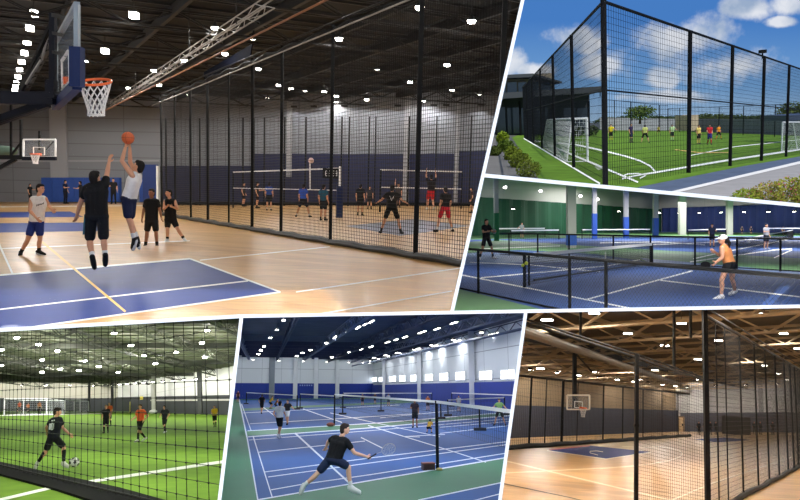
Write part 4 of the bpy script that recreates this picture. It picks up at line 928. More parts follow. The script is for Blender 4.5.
# ---- planting beside the paths
bl = [(503, 144, 10, 12, (120, 140, 30), 'farthest of the row of bushes beside the left path'), (506, 152, 13, 12, (84, 106, 30), 'second farthest bush beside the left path'), (513, 160.5, 15, 14, (112, 128, 34), 'middle yellow-green bush beside the left path'), (520, 168, 18, 15, (98, 112, 30), 'second nearest bush beside the left path'), (529, 177.5, 20, 17, (92, 104, 30), 'nearest bush beside the left path'), (494, 156, 12, 10, (70, 84, 30), 'dark bush against the white divider beside the left path')]
for x, yb_, wv, hv, rgb, nm in bl:
    b = c.fl(x, yb_); s_ = c.scale(b); f_ = MB(); r_ = wv*1.3/s_/2
    leaves(f_, b+V((0, 0, hv/s_*.48)), r_, r_, hv/s_*.56, 800, 2.6/s_); o = top('shrub', f_, leafm(rgb), c, org=b, clip=True, label=nm, cat='shrub')
    st_ = MB()
    for i in range(6): a_ = i*1.05; st_.tube(b, b+V((math.cos(a_)*r_*.6, math.sin(a_)*r_*.6, hv/s_*.7)), .02, .012, 5)
    part('stem', st_, mat('bark', (70, 56, 44), .9), c, o, clip=True)
hd = [(728, 205, 32, 13, (142, 158, 50), 'yellow-green hedge plant at the near left end of the hedge'), (747, 203, 34, 20, (134, 150, 44), 'hedge plant second from the left by the grey path'), (768, 204, 36, 28, (150, 142, 62), 'pinkish hedge plant in the middle by the grey path'), (787, 206, 34, 34, (140, 140, 50), 'hedge plant second from the right by the grey path'), (808, 207, 36, 40, (126, 134, 44), 'tallest hedge plant at the right picture edge')]
for x, yb_, wv, hv, rgb, nm in hd:
    b = c.fl(x, yb_+6); s_ = c.scale(b); f_ = MB(); r_ = wv/s_/2
    leaves(f_, b+V((0, 0, hv/s_*.5)), r_, r_*.8, hv/s_*.55, 1100, 3./s_); o = top('hedge_plant', f_, leafm(rgb), c, org=b, clip=True, label=nm, cat='hedge', group='hedge by the grey path')
    g_ = MB(); leaves(g_, b+V((0, 0, hv/s_*.55)), r_, r_*.8, hv/s_*.55, 130, 2.2/s_); part('blossom', g_, mat('pink_blossom', (190, 96, 96), .7), c, o, clip=True)
# ================================================================ 3: the indoor pickleball courts
c = P3
bl3 = mat('pickle_blue', (54, 82, 138), .65, spec=.2, noise=.05, nscale=1.5); gr3 = mat('pickle_green', (80, 122, 72), .6, noise=.06, nscale=1.5); lt3 = mat('pickle_light_blue', (92, 120, 172), .5)
floor = structure('floor', MB().quad(*[c.fl(x, y) for x, y in ((380, 420), (1000, 420), (900, 227.3), (380, 227.3))]), bl3, c, label='blue acrylic floor of the indoor pickleball courts')
for q, lb in (([(430, 283), (456.5, 288.5), (552, 312), (552, 340), (400, 340)], 'green corner in front of the netted fence'), ([(594, 246.5), (640, 249), (700, 252.5), (800, 258.5), (880, 263), (880, 284), (800, 274.5), (740, 268), (680, 263.5), (653, 262.5), (594, 254)], 'green strip beyond the main court'), ([(452, 243), (500, 240), (594, 246.5), (594, 254), (520, 250), (452, 254)], 'green strip at far left'), ([(452, 233.5), (880, 231), (880, 236.5), (700, 236), (600, 237.5), (452, 240)], 'green surround along the far walls')):
    part('court_zone', fpoly(c, q), gr3, c, floor, clip=True, label=lb)
part('court_zone', fpoly(c, [(640, 258), (880, 279), (880, 287), (653, 265)], .006), lt3, c, floor, clip=True, label='lighter blue margin of the main court')
part('court_zone', fpoly(c, [(452, 254), (500, 252), (594, 256), (653, 264), (530, 262), (452, 266)], .005), lt3, c, floor, clip=True, label='lighter blue margin left of the main court')
for q, w_ in (([(440, 270.7), (461, 275), (610, 304.6), (650, 312.5)], 1.4), ([(481, 278), (530, 273.5), (607, 266), (640, 260)], 1.1), ([(585, 300.2), (692.5, 271)], 1.4), ([(660, 280.5), (800, 297.2), (880, 307)], 1.3), ([(470, 262.5), (530, 265), (600, 272)], .8), ([(640, 245), (700, 243), (760, 239)], .8), ([(690, 262), (775, 250), (792, 249)], 1.), ([(693, 259), (720, 253), (790, 239)], 1.), ([(600, 243), (660, 242), (705, 245)], .7), ([(774, 258), (792, 250)], 1.), ([(452, 250), (560, 246)], .7)):
    part('court_line', fline(c, q, w_), whl, c, floor, clip=True)
# walls
W3 = panels('hall_white_wall', (190, 188, 186), (180, 178, 176), (6., 3.), .9, .03, .02)
la, lb_, lc_ = c.fl(440, 236.5), c.fl(659, 231.5), c.fl(830, 233.8)
def wallseg(c, a, b, z0, z1, th, off=0.):
    n = V(((b-a).y, -(b-a).x, 0)).normalized()
    if n.dot(c.eye-a) < 0: n = -n
    q = [a+n*off, b+n*off, b+n*(off-th), a+n*(off-th)]
    return MB().hexa([p+V((0, 0, z0)) for p in q], [p+V((0, 0, z1)) for p in q])
structure('wall_left', wallseg(c, la, lb_, -1, 12, .3), W3, c, label='white wall above the green curtain')
structure('wall_right', wallseg(c, lb_, lc_, -1, 12, .3), W3, c, label='white wall above the blue curtain')
gcu = mat('green_curtain', (12, 70, 48), .8, noise=.12, nscale=.6); bcu = mat('blue_curtain', (30, 48, 106), .8, noise=.12, nscale=.6)
def curtain(a, b, za, zb, m, name, label, amp=.18):
    mb = MB(); n = V(((b-a).y, -(b-a).x, 0)).normalized(); n = n if n.dot(c.eye-a) > 0 else -n; N_ = 90
    lo = [lerp(a, b, i/N_)+n*(.35+amp*math.sin(i*1.35)) for i in range(N_+1)]; hi = [p+V((0, 0, za+(zb-za)*i/N_)) for i, p in enumerate(lo)]; L2 = [p-n*.04 for p in lo]; H2_ = [p-n*.04 for p in hi]
    for i in range(N_): mb.hexa([lo[i], lo[i+1], L2[i+1], L2[i]], [hi[i], hi[i+1], H2_[i+1], H2_[i]])
    return top(name, mb, m, c, org=lerp(a, b, .5), clip=True, label=label, cat='curtain')
curtain(la, lb_, c.up(c.fl(480, 235.3), 196.8).z-c.fl(480, 235.3).z, c.up(lb_, 209.5).z-lb_.z, gcu, 'backdrop_curtain', 'long dark green backdrop curtain on the left wall')
curtain(lb_+(lc_-lb_)*.03, lc_, c.up(lb_, 208.2).z-lb_.z, c.up(lc_, 202.5).z-lc_.z, bcu, 'backdrop_curtain', 'long navy blue backdrop curtain on the right wall')
def washers(c, a, b, n, off, z, power, label, group, color=(1, .97, .92), emit=20., aim=.8, u0=.04, u1=.96):  # row of made-up fixtures added to brighten a dark wall
    nv = V(((b-a).y, -(b-a).x, 0)).normalized()
    if nv.dot(c.eye-a) < 0: nv = -nv
    for i in range(n):
        p = lerp(a, b, u0+(u1-u0)*(i+.5)/n)+nv*off; p.z = z+c.gz(p.x, p.y)
        x, y = c.px(p)
        if any((c.R@(p-c.eye)).dot(c.R@n_) > -.05 for n_ in c.pieces[0]): continue
        t = empty('wall_washer', c, p, label=label, cat='light', group=group)
        part('housing', MB().box(p+V((0, 0, .12)), .5, .3, .2), bst, c, t); part('lens', MB().box(p, .4, .22, .06), mat('lamp_glow_%d' % int(emit), (255, 250, 240), emit=emit), c, t)
        lamp('SPOT', c, p-V((0, 0, .1)), power, t, color, .2, -nv*aim+V((0, 0, -1)), angle=150)
# columns
cw = mat('white_column', (164, 162, 158), .8); cb3 = mat('blue_column_pad', (44, 84, 168), .7); cg3 = mat('green_column_pad', (22, 100, 62), .7)
for x, w_, yb_, ysplit, pm, lb in ((496.5, 4.5, 241, 213, cg3, 'white column with green lower padding at the far left'), (571.3, 8.5, 248, 0, None, 'large white column between green curtain folds'), (594.5, 4.2, 239, 213.5, cb3, 'column with blue lower padding right of the large white one'), (626, 4.4, 238, 217, cb3, 'column with blue lower padding in the middle of the hall'), (655.5, 4.5, 236, 218, cb3, 'column at the corner of the two curtains'), (682, 6.2, 235, 0, None, 'white column before the left end of the blue curtain'), (729.3, 5.2, 234.8, 0, None, 'white column in the middle of the blue curtain')):
    p = c.fl(x, yb_); s_ = c.scale(p); t = empty('column', c, p, label=lb, cat='column'); w__ = w_/s_
    zs = c.up(p, ysplit).z-p.z if pm else 0.
    part('shaft', MB().box(p+V((0, 0, 5)), w__*.96, w__*.96, 10), cw, c, t, clip=True)
    if pm: part('pad', MB().box(p+V((0, 0, zs/2)), w__*1.05, w__*1.05, zs), pm, c, t)
    elif x < 600: part('pad', MB().box(p+V((0, 0, c.up(p, 240).z-p.z)), w__*1.04, w__*1.04, .7), cb3, c, t, label='blue band near the foot')
for x, y in ((505, 187), (540.5, 190.5), (580, 195.5), (597, 199)):
    p = c.at(x, y, 84); t = empty('wall_light', c, p, label='small white spotlight on the wall above the green curtain', cat='light', group='spotlights above the green curtain')
    part('head', MB().ell(p, .35, .3, .25), cw, c, t); part('lens', MB().ell(p-V((0, .2, .08)), .2, .12, .14), mat('lamp_glow_12', (255, 250, 240), emit=6.), c, t)
    lamp('POINT', c, p-V((0, .5, .1)), 90, t, size=.15)
# unseen lamps added without fixtures along this hall's sloping roof (the roof is the underside of the wall above)
nC = P3.pieces[0][1]
for x, y, Y, pw in ((500, 187, 9, 28), (600, 196, 9, 32), (700, 205, 9, 32), (790, 214, 10, 26)): lamp('POINT', c, c.at(x, y, Y), pw, None, (1, .98, .96), .3)  # front fill, added for surfaces facing the camera
for x, y, Y, pw in ((520, 188, 13, 45), (620, 198, 14, 55), (740, 208, 15, 55), (520, 186, 24, 130), (640, 197, 25, 150), (770, 209, 26, 150), (540, 187, 42, 480), (660, 198, 44, 520), (780, 209, 45, 560), (520, 185, 68, 1300), (640, 195, 70, 1700), (770, 208, 72, 1900), (600, 191, 100, 1800), (700, 204, 92, 2400), (790, 211, 86, 2400)):
    lamp('AREA', c, c.at(x, y, Y), pw*.78, None, (1, .98, .96), Y*.1, -nC if nC.z < 0 else -nC, Y*.1)
washers(c, lb_, lc_, 7, 4., 3.3, 240, 'added small lamp brightening the blue curtain', 'added lamps along the blue curtain', aim=1.6)  # added because the curtains came out too dark
washers(c, la, lb_, 4, 4., 3.4, 200, 'added small lamp brightening the green curtain', 'added lamps along the green curtain', aim=1.6)
# front fence
fr3 = mat('black_fence_steel', (9, 10, 12), .6, spec=.2); lk = mat('black_chain_link', (40, 46, 60), .6)
a, b = c.fl(440, 285), c.fl(830, 369); U = V((0, 0, 1.07))
t = empty('court_fence', c, a, label='low black chain-link fence across the front of the pickleball court', cat='fence')
part('top_rail', MB().tube(a+U, b+U, .032, .032, 8), fr3, c, t, clip=True); part('bottom_rail', MB().tube(a+V((0, 0, .03)), b+V((0, 0, .03)), .022, .022, 8), fr3, c, t, clip=True)
ln = MB(); Ld = (b-a).length; n_ = int(Ld/.085); h_ = 1.02
for i in range(-12, n_+12):
    for s_ in (1, -1):
        s0, s1 = i*.085, i*.085+s_*h_
        z0, z1 = .04, h_+.04
        if s1 < 0: 
            z1 = z0+(z1-z0)*(0-s0)/(s1-s0) if s0 > 0 else None; s1 = 0
        if z1 is None or s0 < 0 or s0 > Ld or s1 > Ld: continue
        ln.strand(lerp(a, b, s0/Ld)+V((0, 0, z0)), lerp(a, b, s1/Ld)+V((0, 0, z1)), .0055)
part('chain_link', ln, lk, c, t, clip=True)
for x, yb_ in ((478.5, 293.4), (569.8, 314), (606, 322)): p = lerp(a, b, 0); q = c.fl(x, yb_); part('post', MB().tube(q, q+U, .032, .032, 8), fr3, c, t, clip=True)
def lownet(c, pa, pb, ht, label, sp=.12, w=.008, tape=.05, posts=True, lo=0.06, tm=None):
    a, b = c.fl(*pa), c.fl(*pb); t = empty('court_net', c, a, label=label, cat='net'); U = V((0, 0, ht))
    part('net', net_panel(a+V((0, 0, lo)), b+V((0, 0, lo)), a+U, b+U, sp, sp, w), blk, c, t, clip=True)
    part('tape', MB().bar(a+U, b+U, .035, tape, (0, 0, 1)), tm or whl, c, t, clip=True)
    if posts:
        for p in (a, b): part('post', MB().tube(p, p+U*1.04, .045, .045, 10), fr3, c, t, clip=True)
    return t, a, b
t, a, b = lownet(c, (524.6, 287.6), (652, 265.6), .86, 'main pickleball net with white tape between black posts', .07, .0115, .1)
part('bottom_cord', MB().tube(a+V((.25, 0, .2)), b+V((0, 0, .12)), .03, .03, 6), fr3, c, t); part('centre_strap', MB().bar(c.at(605.5, 252, lerp(a, b, .66).y), c.at(605.5, 270, lerp(a, b, .66).y), .05, .02), whl, c, t)
part('inner_post', MB().tube(a+V((.12, .02, .05)), a+V((.12, .02, .85)), .03, .03, 8), fr3, c, t)
ball('pickleball', c, c.at(526.3, 263.2, a.y-.12), .05, mat('lime_plastic', (206, 220, 60), .5), 'lime ball held on the left net post, upper of the two')
ball('pickleball', c, c.at(522.8, 265.3, a.y-.12), .045, mat('lime_plastic', (206, 220, 60), .5), 'lime ball held on the left net post, lower of the two')
# far fence, far nets
a, b = c.fl(500, 255), c.fl(880, 277.5); U = V((0, 0, 1.16)); t = empty('court_fence', c, c.fl(612, 261), label='low black fence between the main court and the courts behind', cat='fence')
part('top_rail', MB().tube(a+U, b+U, .035, .035, 8), fr3, c, t, clip=True); part('bottom_rail', MB().tube(a+V((0, 0, .05)), b+V((0, 0, .05)), .025, .025, 6), fr3, c, t, clip=True)
part('chain_link', net_panel(a, b, a+U, b+U, .15, .15, .006), lk, c, t, clip=True)
for x in (509, 537.7, 569, 613.3, 650.5, 695, 737, 780.5): q = lerp(a, b, 0); d = c.ray(x, 240); n = V((-(b-a).y, (b-a).x, 0)); p = c.eye+d*(n.dot(a-c.eye)/n.dot(d)); p.z = c.gz(p.x, p.y); part('post', MB().tube(p, p+U, .04, .04, 8), fr3, c, t, clip=True)
lownet(c, (737, 257.5), (793, 238), .86, 'far right pickleball net behind the low fence', .15, .01, .07)
lownet(c, (511, 241), (559, 239.5), .95, 'far left pickleball net before the green curtain, nearer one', .2, .012, .12)
lownet(c, (497, 237.6), (545, 236.8), 1., 'far left pickleball net before the green curtain, farther one', .25, .014, .14)
lownet(c, (582, 239), (650, 238), .95, 'far pickleball net between the middle columns', .2, .012, .1)
lownet(c, (688, 239.5), (726, 237.6), .95, 'far pickleball net left of the man in grey', .2, .012, .1)
lownet(c, (768, 236.8), (840, 236.4), 1., 'far pickleball net before the right end of the blue curtain', .25, .014, .12)
# people
Wm = dict(head=(722.6, 239.6), neck=(723.6, 245.4), shL=(722.2, 248.2), shR=(726.4, 247.6), elL=(722.2, 257.6), haL=(716.5, 261.8), elR=(719.4, 255.2), haR=(715.5, 252.6), hipL=(728, 264), hipR=(731.6, 264.4),
          knL=(721.6, 280.3), knR=(732.2, 279.8), anL=(721.4, 295.2), anR=(734.9, 290.3), toeL=(714.3, 299.3), toeR=(729.8, 293.8))
hero(c, 16., Wm, (-1, .15, 0), 'woman in orange top, black shorts and white cap crouching with a paddle', dict(shL=-.14, elL=-.2, haL=-.2, shR=.14, elR=.18, haR=.14, hipL=-.08, hipR=.08, knL=-.12, anL=-.12, toeL=-.14, knR=.3, anR=.62, toeR=.55), k=.95, hf=(-1, .12, -.08), skin='tan', shirt=(214, 140, 84), sleeve='tank', shorts=(22, 24, 26), shoe=(226, 224, 222), sock=None, short_len=.32, hair=(24, 20, 20), cap=(236, 234, 232), ponytail=True)
pc = c.at(705.4, 264.9, 15.75); t = empty('paddle', c, pc, label='black pickleball paddle in the crouching woman\'s hand', cat='paddle')
pm = MB(); n2_ = 24; rg = [pc+V((.115*math.cos(2*math.pi*i/n2_)*(1 if abs(math.cos(2*math.pi*i/n2_)) < .95 else .96), 0, .078*math.sin(2*math.pi*i/n2_))) for i in range(n2_)]
pm.hexa([p+V((0, -.012, 0)) for p in rg], [p+V((0, .012, 0)) for p in rg]); part('face', pm, mat('black_paddle', (12, 11, 14), .7, spec=.2), c, t); part('handle', MB().tube(pc+V((.1, 0, .01)), c.at(714.5, 262.6, 15.78), .016, .016, 8), mat('grip', (20, 20, 20), .8), c, t)
small(c, 486.5, 218.8, 259.3, 150, 'man in black shirt and shorts holding a paddle at the left of the pickleball court', 'wide', dict(armR='fwd', armL='fwd'), shirt=(20, 20, 22), shorts=(18, 18, 20), shoe=(220, 220, 220), sock=(40, 40, 40), short_len=.7)
Pq = c.at(494.3, 231.5, c.fl(487, 259).y-.2); t = empty('paddle', c, Pq, label='pale paddle held by the man in black at the left', cat='paddle')
part('face', MB().ell(Pq, .09, .02, .12), cw, c, t); part('handle', MB().tube(Pq-V((0, 0, .1)), Pq-V((.03, 0, .22)), .016, .016, 6), mat('grip', (20, 20, 20), .8), c, t)
small(c, 712, 223.8, 247, 195, 'man in dark blue shirt standing on the far court behind the woman', arms=dict(armL='fwd'), shirt=(34, 40, 62), shorts=(22, 24, 34), shoe=(60, 60, 70))
small(c, 766, 223.6, 249.3, 165, 'man in pale grey shirt and dark shorts at the right far court', arms=dict(armR='fwd'), shirt=(150, 152, 158), shorts=(30, 32, 44), shoe=(200, 200, 200))
small(c, 522, 222.6, 238.5, 180, 'distant person in grey shirt before the green curtain', arms=dict(armR='out'), shirt=(130, 136, 132), shorts=(40, 44, 44))
for x, y in ((742, 231.5), (751, 231.6), (783, 232)):
    small(c, x, y-5.5, y+3.2, 180, 'tiny distant person at the foot of the blue curtain', group='people by the blue curtain', shirt=(40, 46, 70), shorts=(24, 26, 34), voxel=.05)
# ================================================================ 4: indoor football behind a square-meshed net
c = P4
tf = mat('indoor_turf', (104, 138, 44), .95, spec=.1, noise=.16, nscale=1.6)
floor = structure('floor', MB().quad(*[c.fl(x, y) for x, y in ((-300, 640), (500, 640), (330, 409.6), (-160, 409.6))]), tf, c, label='bright green turf floor of the indoor football hall')
for q, w_ in (([(-60, 514.5), (55, 487.2), (221, 462.3), (260, 456.5)], 2.8), ([(-40, 416.3), (60, 414.5), (110, 413.2)], .8)): part('pitch_line', fline(c, q, w_), pl, c, floor, clip=True)
# walls
wl4 = panels('football_hall_wall', (176, 172, 158), (150, 146, 134), (5., 2.), .9, .04, .03); wr4 = panels('football_hall_bright_wall', (226, 226, 222), (196, 196, 192), (3., 2.2), .9, .04, .02)
a, b, d_ = c.fl(-120, 411.8), c.fl(118, 411.2), c.fl(250, 415.2)
structure('wall_far', wallseg(c, a, b, -1, 5.6, .4), wl4, c, label='beige end wall of the indoor football hall')
structure('wall_right', wallseg(c, b, d_, -1, 8.6, .4), wr4, c, label='bright white side wall of the indoor football hall')
gpad = mat('charcoal_wall_pad', (50, 52, 57), .75, noise=.08, nscale=1.)
top('wall_pad', wallseg(c, a, b, .02, c.up(a, 398).z-a.z, .3, .32), gpad, c, org=lerp(a, b, .5), clip=True, label='dark grey padding along the beige end wall', cat='wall pad')
tq = wallseg(c, b, d_, .02, c.up(d_, 394.5).z-d_.z, .3, .32)
top('wall_pad', tq, gpad, c, org=lerp(b, d_, .5), clip=True, label='dark grey padding along the white side wall', cat='wall pad')
stl = mat('olive_steel', (96, 98, 84), .7); dst = mat('dark_column', (66, 67, 68), .7)
for x, w_, yt, m_, lb in ((113, 1.6, 369, dst, 'dark column at the corner of the beige and white walls'), (154.5, 3.2, 366, mat('pale_column', (190, 188, 180), .8), 'pale column in the middle of the white wall'), (201, 4., 362, dst, 'dark column on the white wall near the divider'), (90, 1., 372, dst, 'thin dark column on the beige wall')):
    n_ = V(((d_-b).y, -(d_-b).x, 0)); bp_ = c.fl(x, 411.7+(x-118)*.0303 if x > 118 else 412.1); z_ = c.up(bp_, yt).z-bp_.z
    top('wall_column', MB().box(bp_+V((0, -.3, z_/2)), w_/c.scale(bp_), .5, z_), m_, c, org=bp_, label=lb, cat='column')
    # pad column foot
top('wall_rail', wallseg(c, lerp(b, d_, .35), lerp(b, d_, .92), c.up(d_, 399.5).z-d_.z-.1, c.up(d_, 399.).z-d_.z+.06, .1, .42), mat('pale_column', (190, 188, 180), .8), c, org=lerp(b, d_, .6), label='pale handrail on the padding of the white wall', cat='rail')
# roof: a gently pitched steel deck on frames
def zc(Y): return 5.2+(128-Y)*.031
cmt = mat('football_roof_deck', (122, 124, 104), .85, noise=.08, nscale=1.5)
q = [c.g(p) for p in (V((-110, 5, zc(5))), V((60, 5, zc(5))), V((60, 135, zc(135))), V((-110, 135, zc(135))))]
structure('ceiling', MB().hexa(q, [p+V((0, 0, .3)) for p in q]), cmt, c, label='olive steel deck roof of the indoor football hall')
rib = MB()
for i in range(60): Y = 8+i*2.1; rib.bar(c.g(V((-110, Y, zc(Y)-.05))), c.g(V((60, Y, zc(Y)-.05))), .12, .1, (0, 0, 1))
structure('ceiling_rib', rib, mat('roof_rib', (92, 94, 78), .8), c)
for i, X in enumerate((-95, -80, -66, -54, -44, -35, -27, -20, -13, -6, 2, 10)):
    mb = MB(); mb.truss(c.g(V((X, 8, zc(8)-.55))), c.g(V((X, 130, zc(130)-.55))), .25, .75, .09, 2.2); structure('ceiling_truss', mb, stl if i % 2 else mat('roof_dark', (58, 60, 50), .7), c)
for Y in (24, 36, 50, 66, 84, 104): structure('ceiling_beam', MB().bar(c.g(V((-110, Y, zc(Y)-.3))), c.g(V((60, Y, zc(Y)-.3))), .3, .5, (0, 0, 1)), mat('roof_dark', (58, 60, 50), .7), c)
def onroof(c, x, y, drop=.9):
    d = c.ray(x, y); lo, hi = 1., 200.
    for _ in range(50):
        m = (lo+hi)/2; p = c.eye+d*(m/d.y)
        if p.z < zc(p.y)-drop+c.gz(p.x, p.y): lo = m
        else: hi = m
    return c.eye+d*(lo/d.y)
for x, y in ((17, 338), (38.5, 344.5), (57.5, 351), (114, 333.5), (131, 345.5), (144.5, 355.5), (42, 360), (84.5, 361), (79, 370.5), (155.5, 363.8), (99, 366.5), (202, 343), (207, 331), (205, 357), (1.5, 350), (1, 365.5), (42, 372), (60, 369), (176, 352), (118, 372)):
    p = onroof(c, x, y); high_bay(c, p, 'round white high-bay lamp under the olive football hall roof', 'lamps of the football hall', 40+p.y**1.6*.8, kind='POINT', r=.0028*p.y+.06, hang=.8, emit=26., body=(70, 72, 66), color=(1, .99, .93))
# unseen fill lights added along the low front of the roof, without fixtures
nH = P4.pieces[0][0]; nH = nH if nH.z < 0 else -nH
for x, y, Y, pw in ((10, 334, 9, 40), (110, 329, 9, 40), (200, 324, 9, 40)): lamp('POINT', c, c.at(x, y, Y), pw, None, (1, .99, .93), .3)
for x, y, Y, pw in ((20, 331.5, 13, 80), (110, 326.5, 13, 80), (200, 321.5, 13, 80), (20, 332, 20, 170), (120, 327, 20, 170), (210, 321.5, 20, 160), (40, 332, 30, 320), (140, 326, 30, 320)): lamp('AREA', c, c.at(x, y, Y), pw*.6, None, (1, .99, .93), Y*.09, nH, Y*.09)
washers(c, b, d_, 12, 3.5, 4.6, 480, 'added small lamp brightening the white side wall of the football hall', 'added lamps along the football hall side wall', aim=1.1)  # made-up washers, added to lift the football hall walls
washers(c, a, b, 9, 4., 4.6, 800, 'added small lamp brightening the beige end wall of the football hall', 'added lamps along the football hall end wall', aim=1.1)
# ---- square-meshed net with a black skirt on the turf
a, b = c.fl(-60, 454.6), c.fl(262, 535.5); U = V((0, 0, 4.4)); bk4 = mat('football_net_cord', (20, 24, 18), .9)
t = empty('barrier_net', c, lerp(a, b, .5), label='black square-meshed net across the front of the football hall', cat='netting')
part('net', net_panel(a+V((0, 0, .05)), b+V((0, 0, .05)), a+U, b+U, .31, .22, .011, .015), bk4, c, t, clip=True)
e_ = (b-a).normalized(); nn = V((e_.y, -e_.x, 0)); sk = MB()
A0, B0 = c.fl(-60, 459), c.fl(262, 535)
lo_, hi_ = [(-60, 463), (0, 476), (56, 491), (120, 512), (262, 560)], [(-60, 452), (0, 464.5), (56, 477), (120, 491.5), (262, 533)]
for i in range(4):
    p0, p1, q0, q1 = c.fl(*lo_[i]), c.fl(*lo_[i+1]), c.fl(*hi_[i]), c.fl(*hi_[i+1]); z = V((0, 0, .07))
    sk.hexa([p0, p1, q1, q0], [p0+z*.6, p1+z*.6, q1+z, q0+z])
part('skirt', sk, mat('black_skirt', (16, 16, 17), .95, spec=.1), c, t, clip=True, label='black weighted skirt lying on the turf')
part('bottom_rope', MB().tube(a+V((0, 0, .1)), b+V((0, 0, .1)), .02, .02, 6), bk4, c, t, clip=True)
# ---- goals and small things
def boxgoal(c, x0, x1, yt, yb_, dx, label, dep=3.):
    p0, p1 = c.fl(x0, yb_), c.fl(x1, yb_-.2); z = V((0, 0, c.up(p0, yt).z-p0.z)); bk = V((dx, dep, 0)); t = empty('football_goal', c, lerp(p0, p1, .5), label=label, cat='football goal'); r = .08
    for p in (p0, p1): part('upright', MB().tube(p, p+z, r, r, 8), gw, c, t, clip=True)
    part('crossbar', MB().tube(p0+z, p1+z, r, r, 8), gw, c, t, clip=True)
    fr = MB(); q0, q1 = p0+bk, p1+bk; fr.path([p0, q0, q1, p1], .05, 6); fr.path([p0+z, q0+z*.85, q1+z*.85, p1+z], .05, 6); fr.tube(q0, q0+z*.85, .05, .05, 6); fr.tube(q1, q1+z*.85, .05, .05, 6); part('back_frame', fr, gw, c, t, clip=True)
    n_ = MB()
    for q in ((q0, q1, q0+z*.85, q1+z*.85), (p0, q0, p0+z, q0+z*.85), (p1, q1, p1+z, q1+z*.85), (q0+z*.85, q1+z*.85, p0+z, p1+z)): k_ = net_panel(*q, .25, .25, .016); n_.add(k_.v, k_.f)
    part('net', n_, gn, c, t, clip=True)
boxgoal(c, 4, 46.5, 398.6, 415.2, .8, 'wide white football goal at the far left of the hall')
boxgoal(c, 65, 80, 399.6, 412.6, .5, 'narrower white football goal before the end wall', 2.)
bg_ = c.fl(153, 413.6); top('kit_bag', MB().ell(bg_+V((0, 0, .28)), .6, .3, .3), mat('white_cloth', (226, 226, 222), .8), c, org=bg_, smooth=True, label='white bag lying at the foot of the side wall', cat='bag')
ys = c.fl(143, 412.4); top('wall_sign', MB().box(c.up(ys, 398)+V((0, -.6, 0)), .5, .05, .5), mat('yellow_sign', (214, 196, 70), .6), c, org=c.up(ys, 398), label='small yellow square sign on the grey padding', cat='sign')
yp = c.fl(130, 413); top('marker_pole', MB().tube(yp, yp+V((0, 0, 1.7)), .06, .06, 8).box(yp+V((0, 0, .03)), .4, .4, .06), mat('pale_yellow', (190, 182, 90), .6), c, org=yp, label='pale yellow marker pole before the grey padding', cat='pole')
# ---- players
K = dict(head=(57.6, 411.6), neck=(56.6, 416.8), shL=(51.6, 420.6), shR=(60.2, 419.4), elL=(46.6, 427), haL=(47.2, 433), elR=(62.5, 427.6), haR=(69.2, 433.8), hipL=(51, 438.2), hipR=(55.8, 438.2),
         knL=(46.4, 450), knR=(64, 447.2), anL=(38.2, 461.8), anR=(63.6, 462), toeL=(35.6, 467.6), toeR=(68, 465.9))
Kp = hero(c, 16.6, K, (1, .6, 0), 'boy in black kit number 10 about to kick the white ball', dict(shL=-.08, elL=-.05, haL=.1, elR=.1, haR=.05, knR=.0, hipR=.03), k=.82, hf=(1, .35, -.2), skin='tan', shirt=(24, 26, 36), shorts=(20, 21, 28), shoe=(214, 210, 212), sock=(22, 22, 30), sock_len=.75, short_len=.8, loose=1.2, hair=(34, 22, 16))
# number on the back of the shirt
wt = mat('shirt_white', (214, 216, 222), .7); Yn = 16.36
def stroke(mb, c, pts, Y, w, t_=.02):
    for p, q in zip(pts, pts[1:]): mb.bar(c.at(*p, Y), c.at(*q, Y), w, t_, (0, 1, 0))
n_ = MB(); stroke(n_, c, [(49.9, 423.6), (49.4, 429.6)], Yn, .023); part('shirt_number', n_, wt, c, Kp, label='white figure 1')
n_ = MB(); stroke(n_, c, [(51.4, 423.6), (53.4, 423.4), (52.9, 429.4), (50.9, 429.6), (51.4, 423.6)], Yn, .022); part('shirt_number', n_, wt, c, Kp, label='white figure 0')
n_ = MB(); stroke(n_, c, [(51.6, 420.8), (54.4, 420.2)], Yn, .025); part('shirt_mark', n_, wt, c, Kp)
bc = c.at(74.3, 462.2, 16.3); o = ball('football', c, bc, .108, mat('white_ball', (232, 230, 234), .4), 'white football with dark panels at the feet of the boy in black')
pp = MB(); g_ = (1+5**.5)/2
for s1 in (-1, 1):
    for s2 in (-1, 1):
        for dv in (V((0, s1, s2*g_)), V((s1, s2*g_, 0)), V((s2*g_, 0, s1))):
            dv = dv.normalized(); x_, y_, _ = basis(dv); pp.hexa([bc+dv*.1+(x_*math.cos(2*math.pi*i/5)+y_*math.sin(2*math.pi*i/5))*.038 for i in range(5)], [bc+dv*.1088+(x_*math.cos(2*math.pi*i/5)+y_*math.sin(2*math.pi*i/5))*.034 for i in range(5)])
part('panel', pp, mat('ball_dark_panel', (60, 50, 70), .5), c, o)
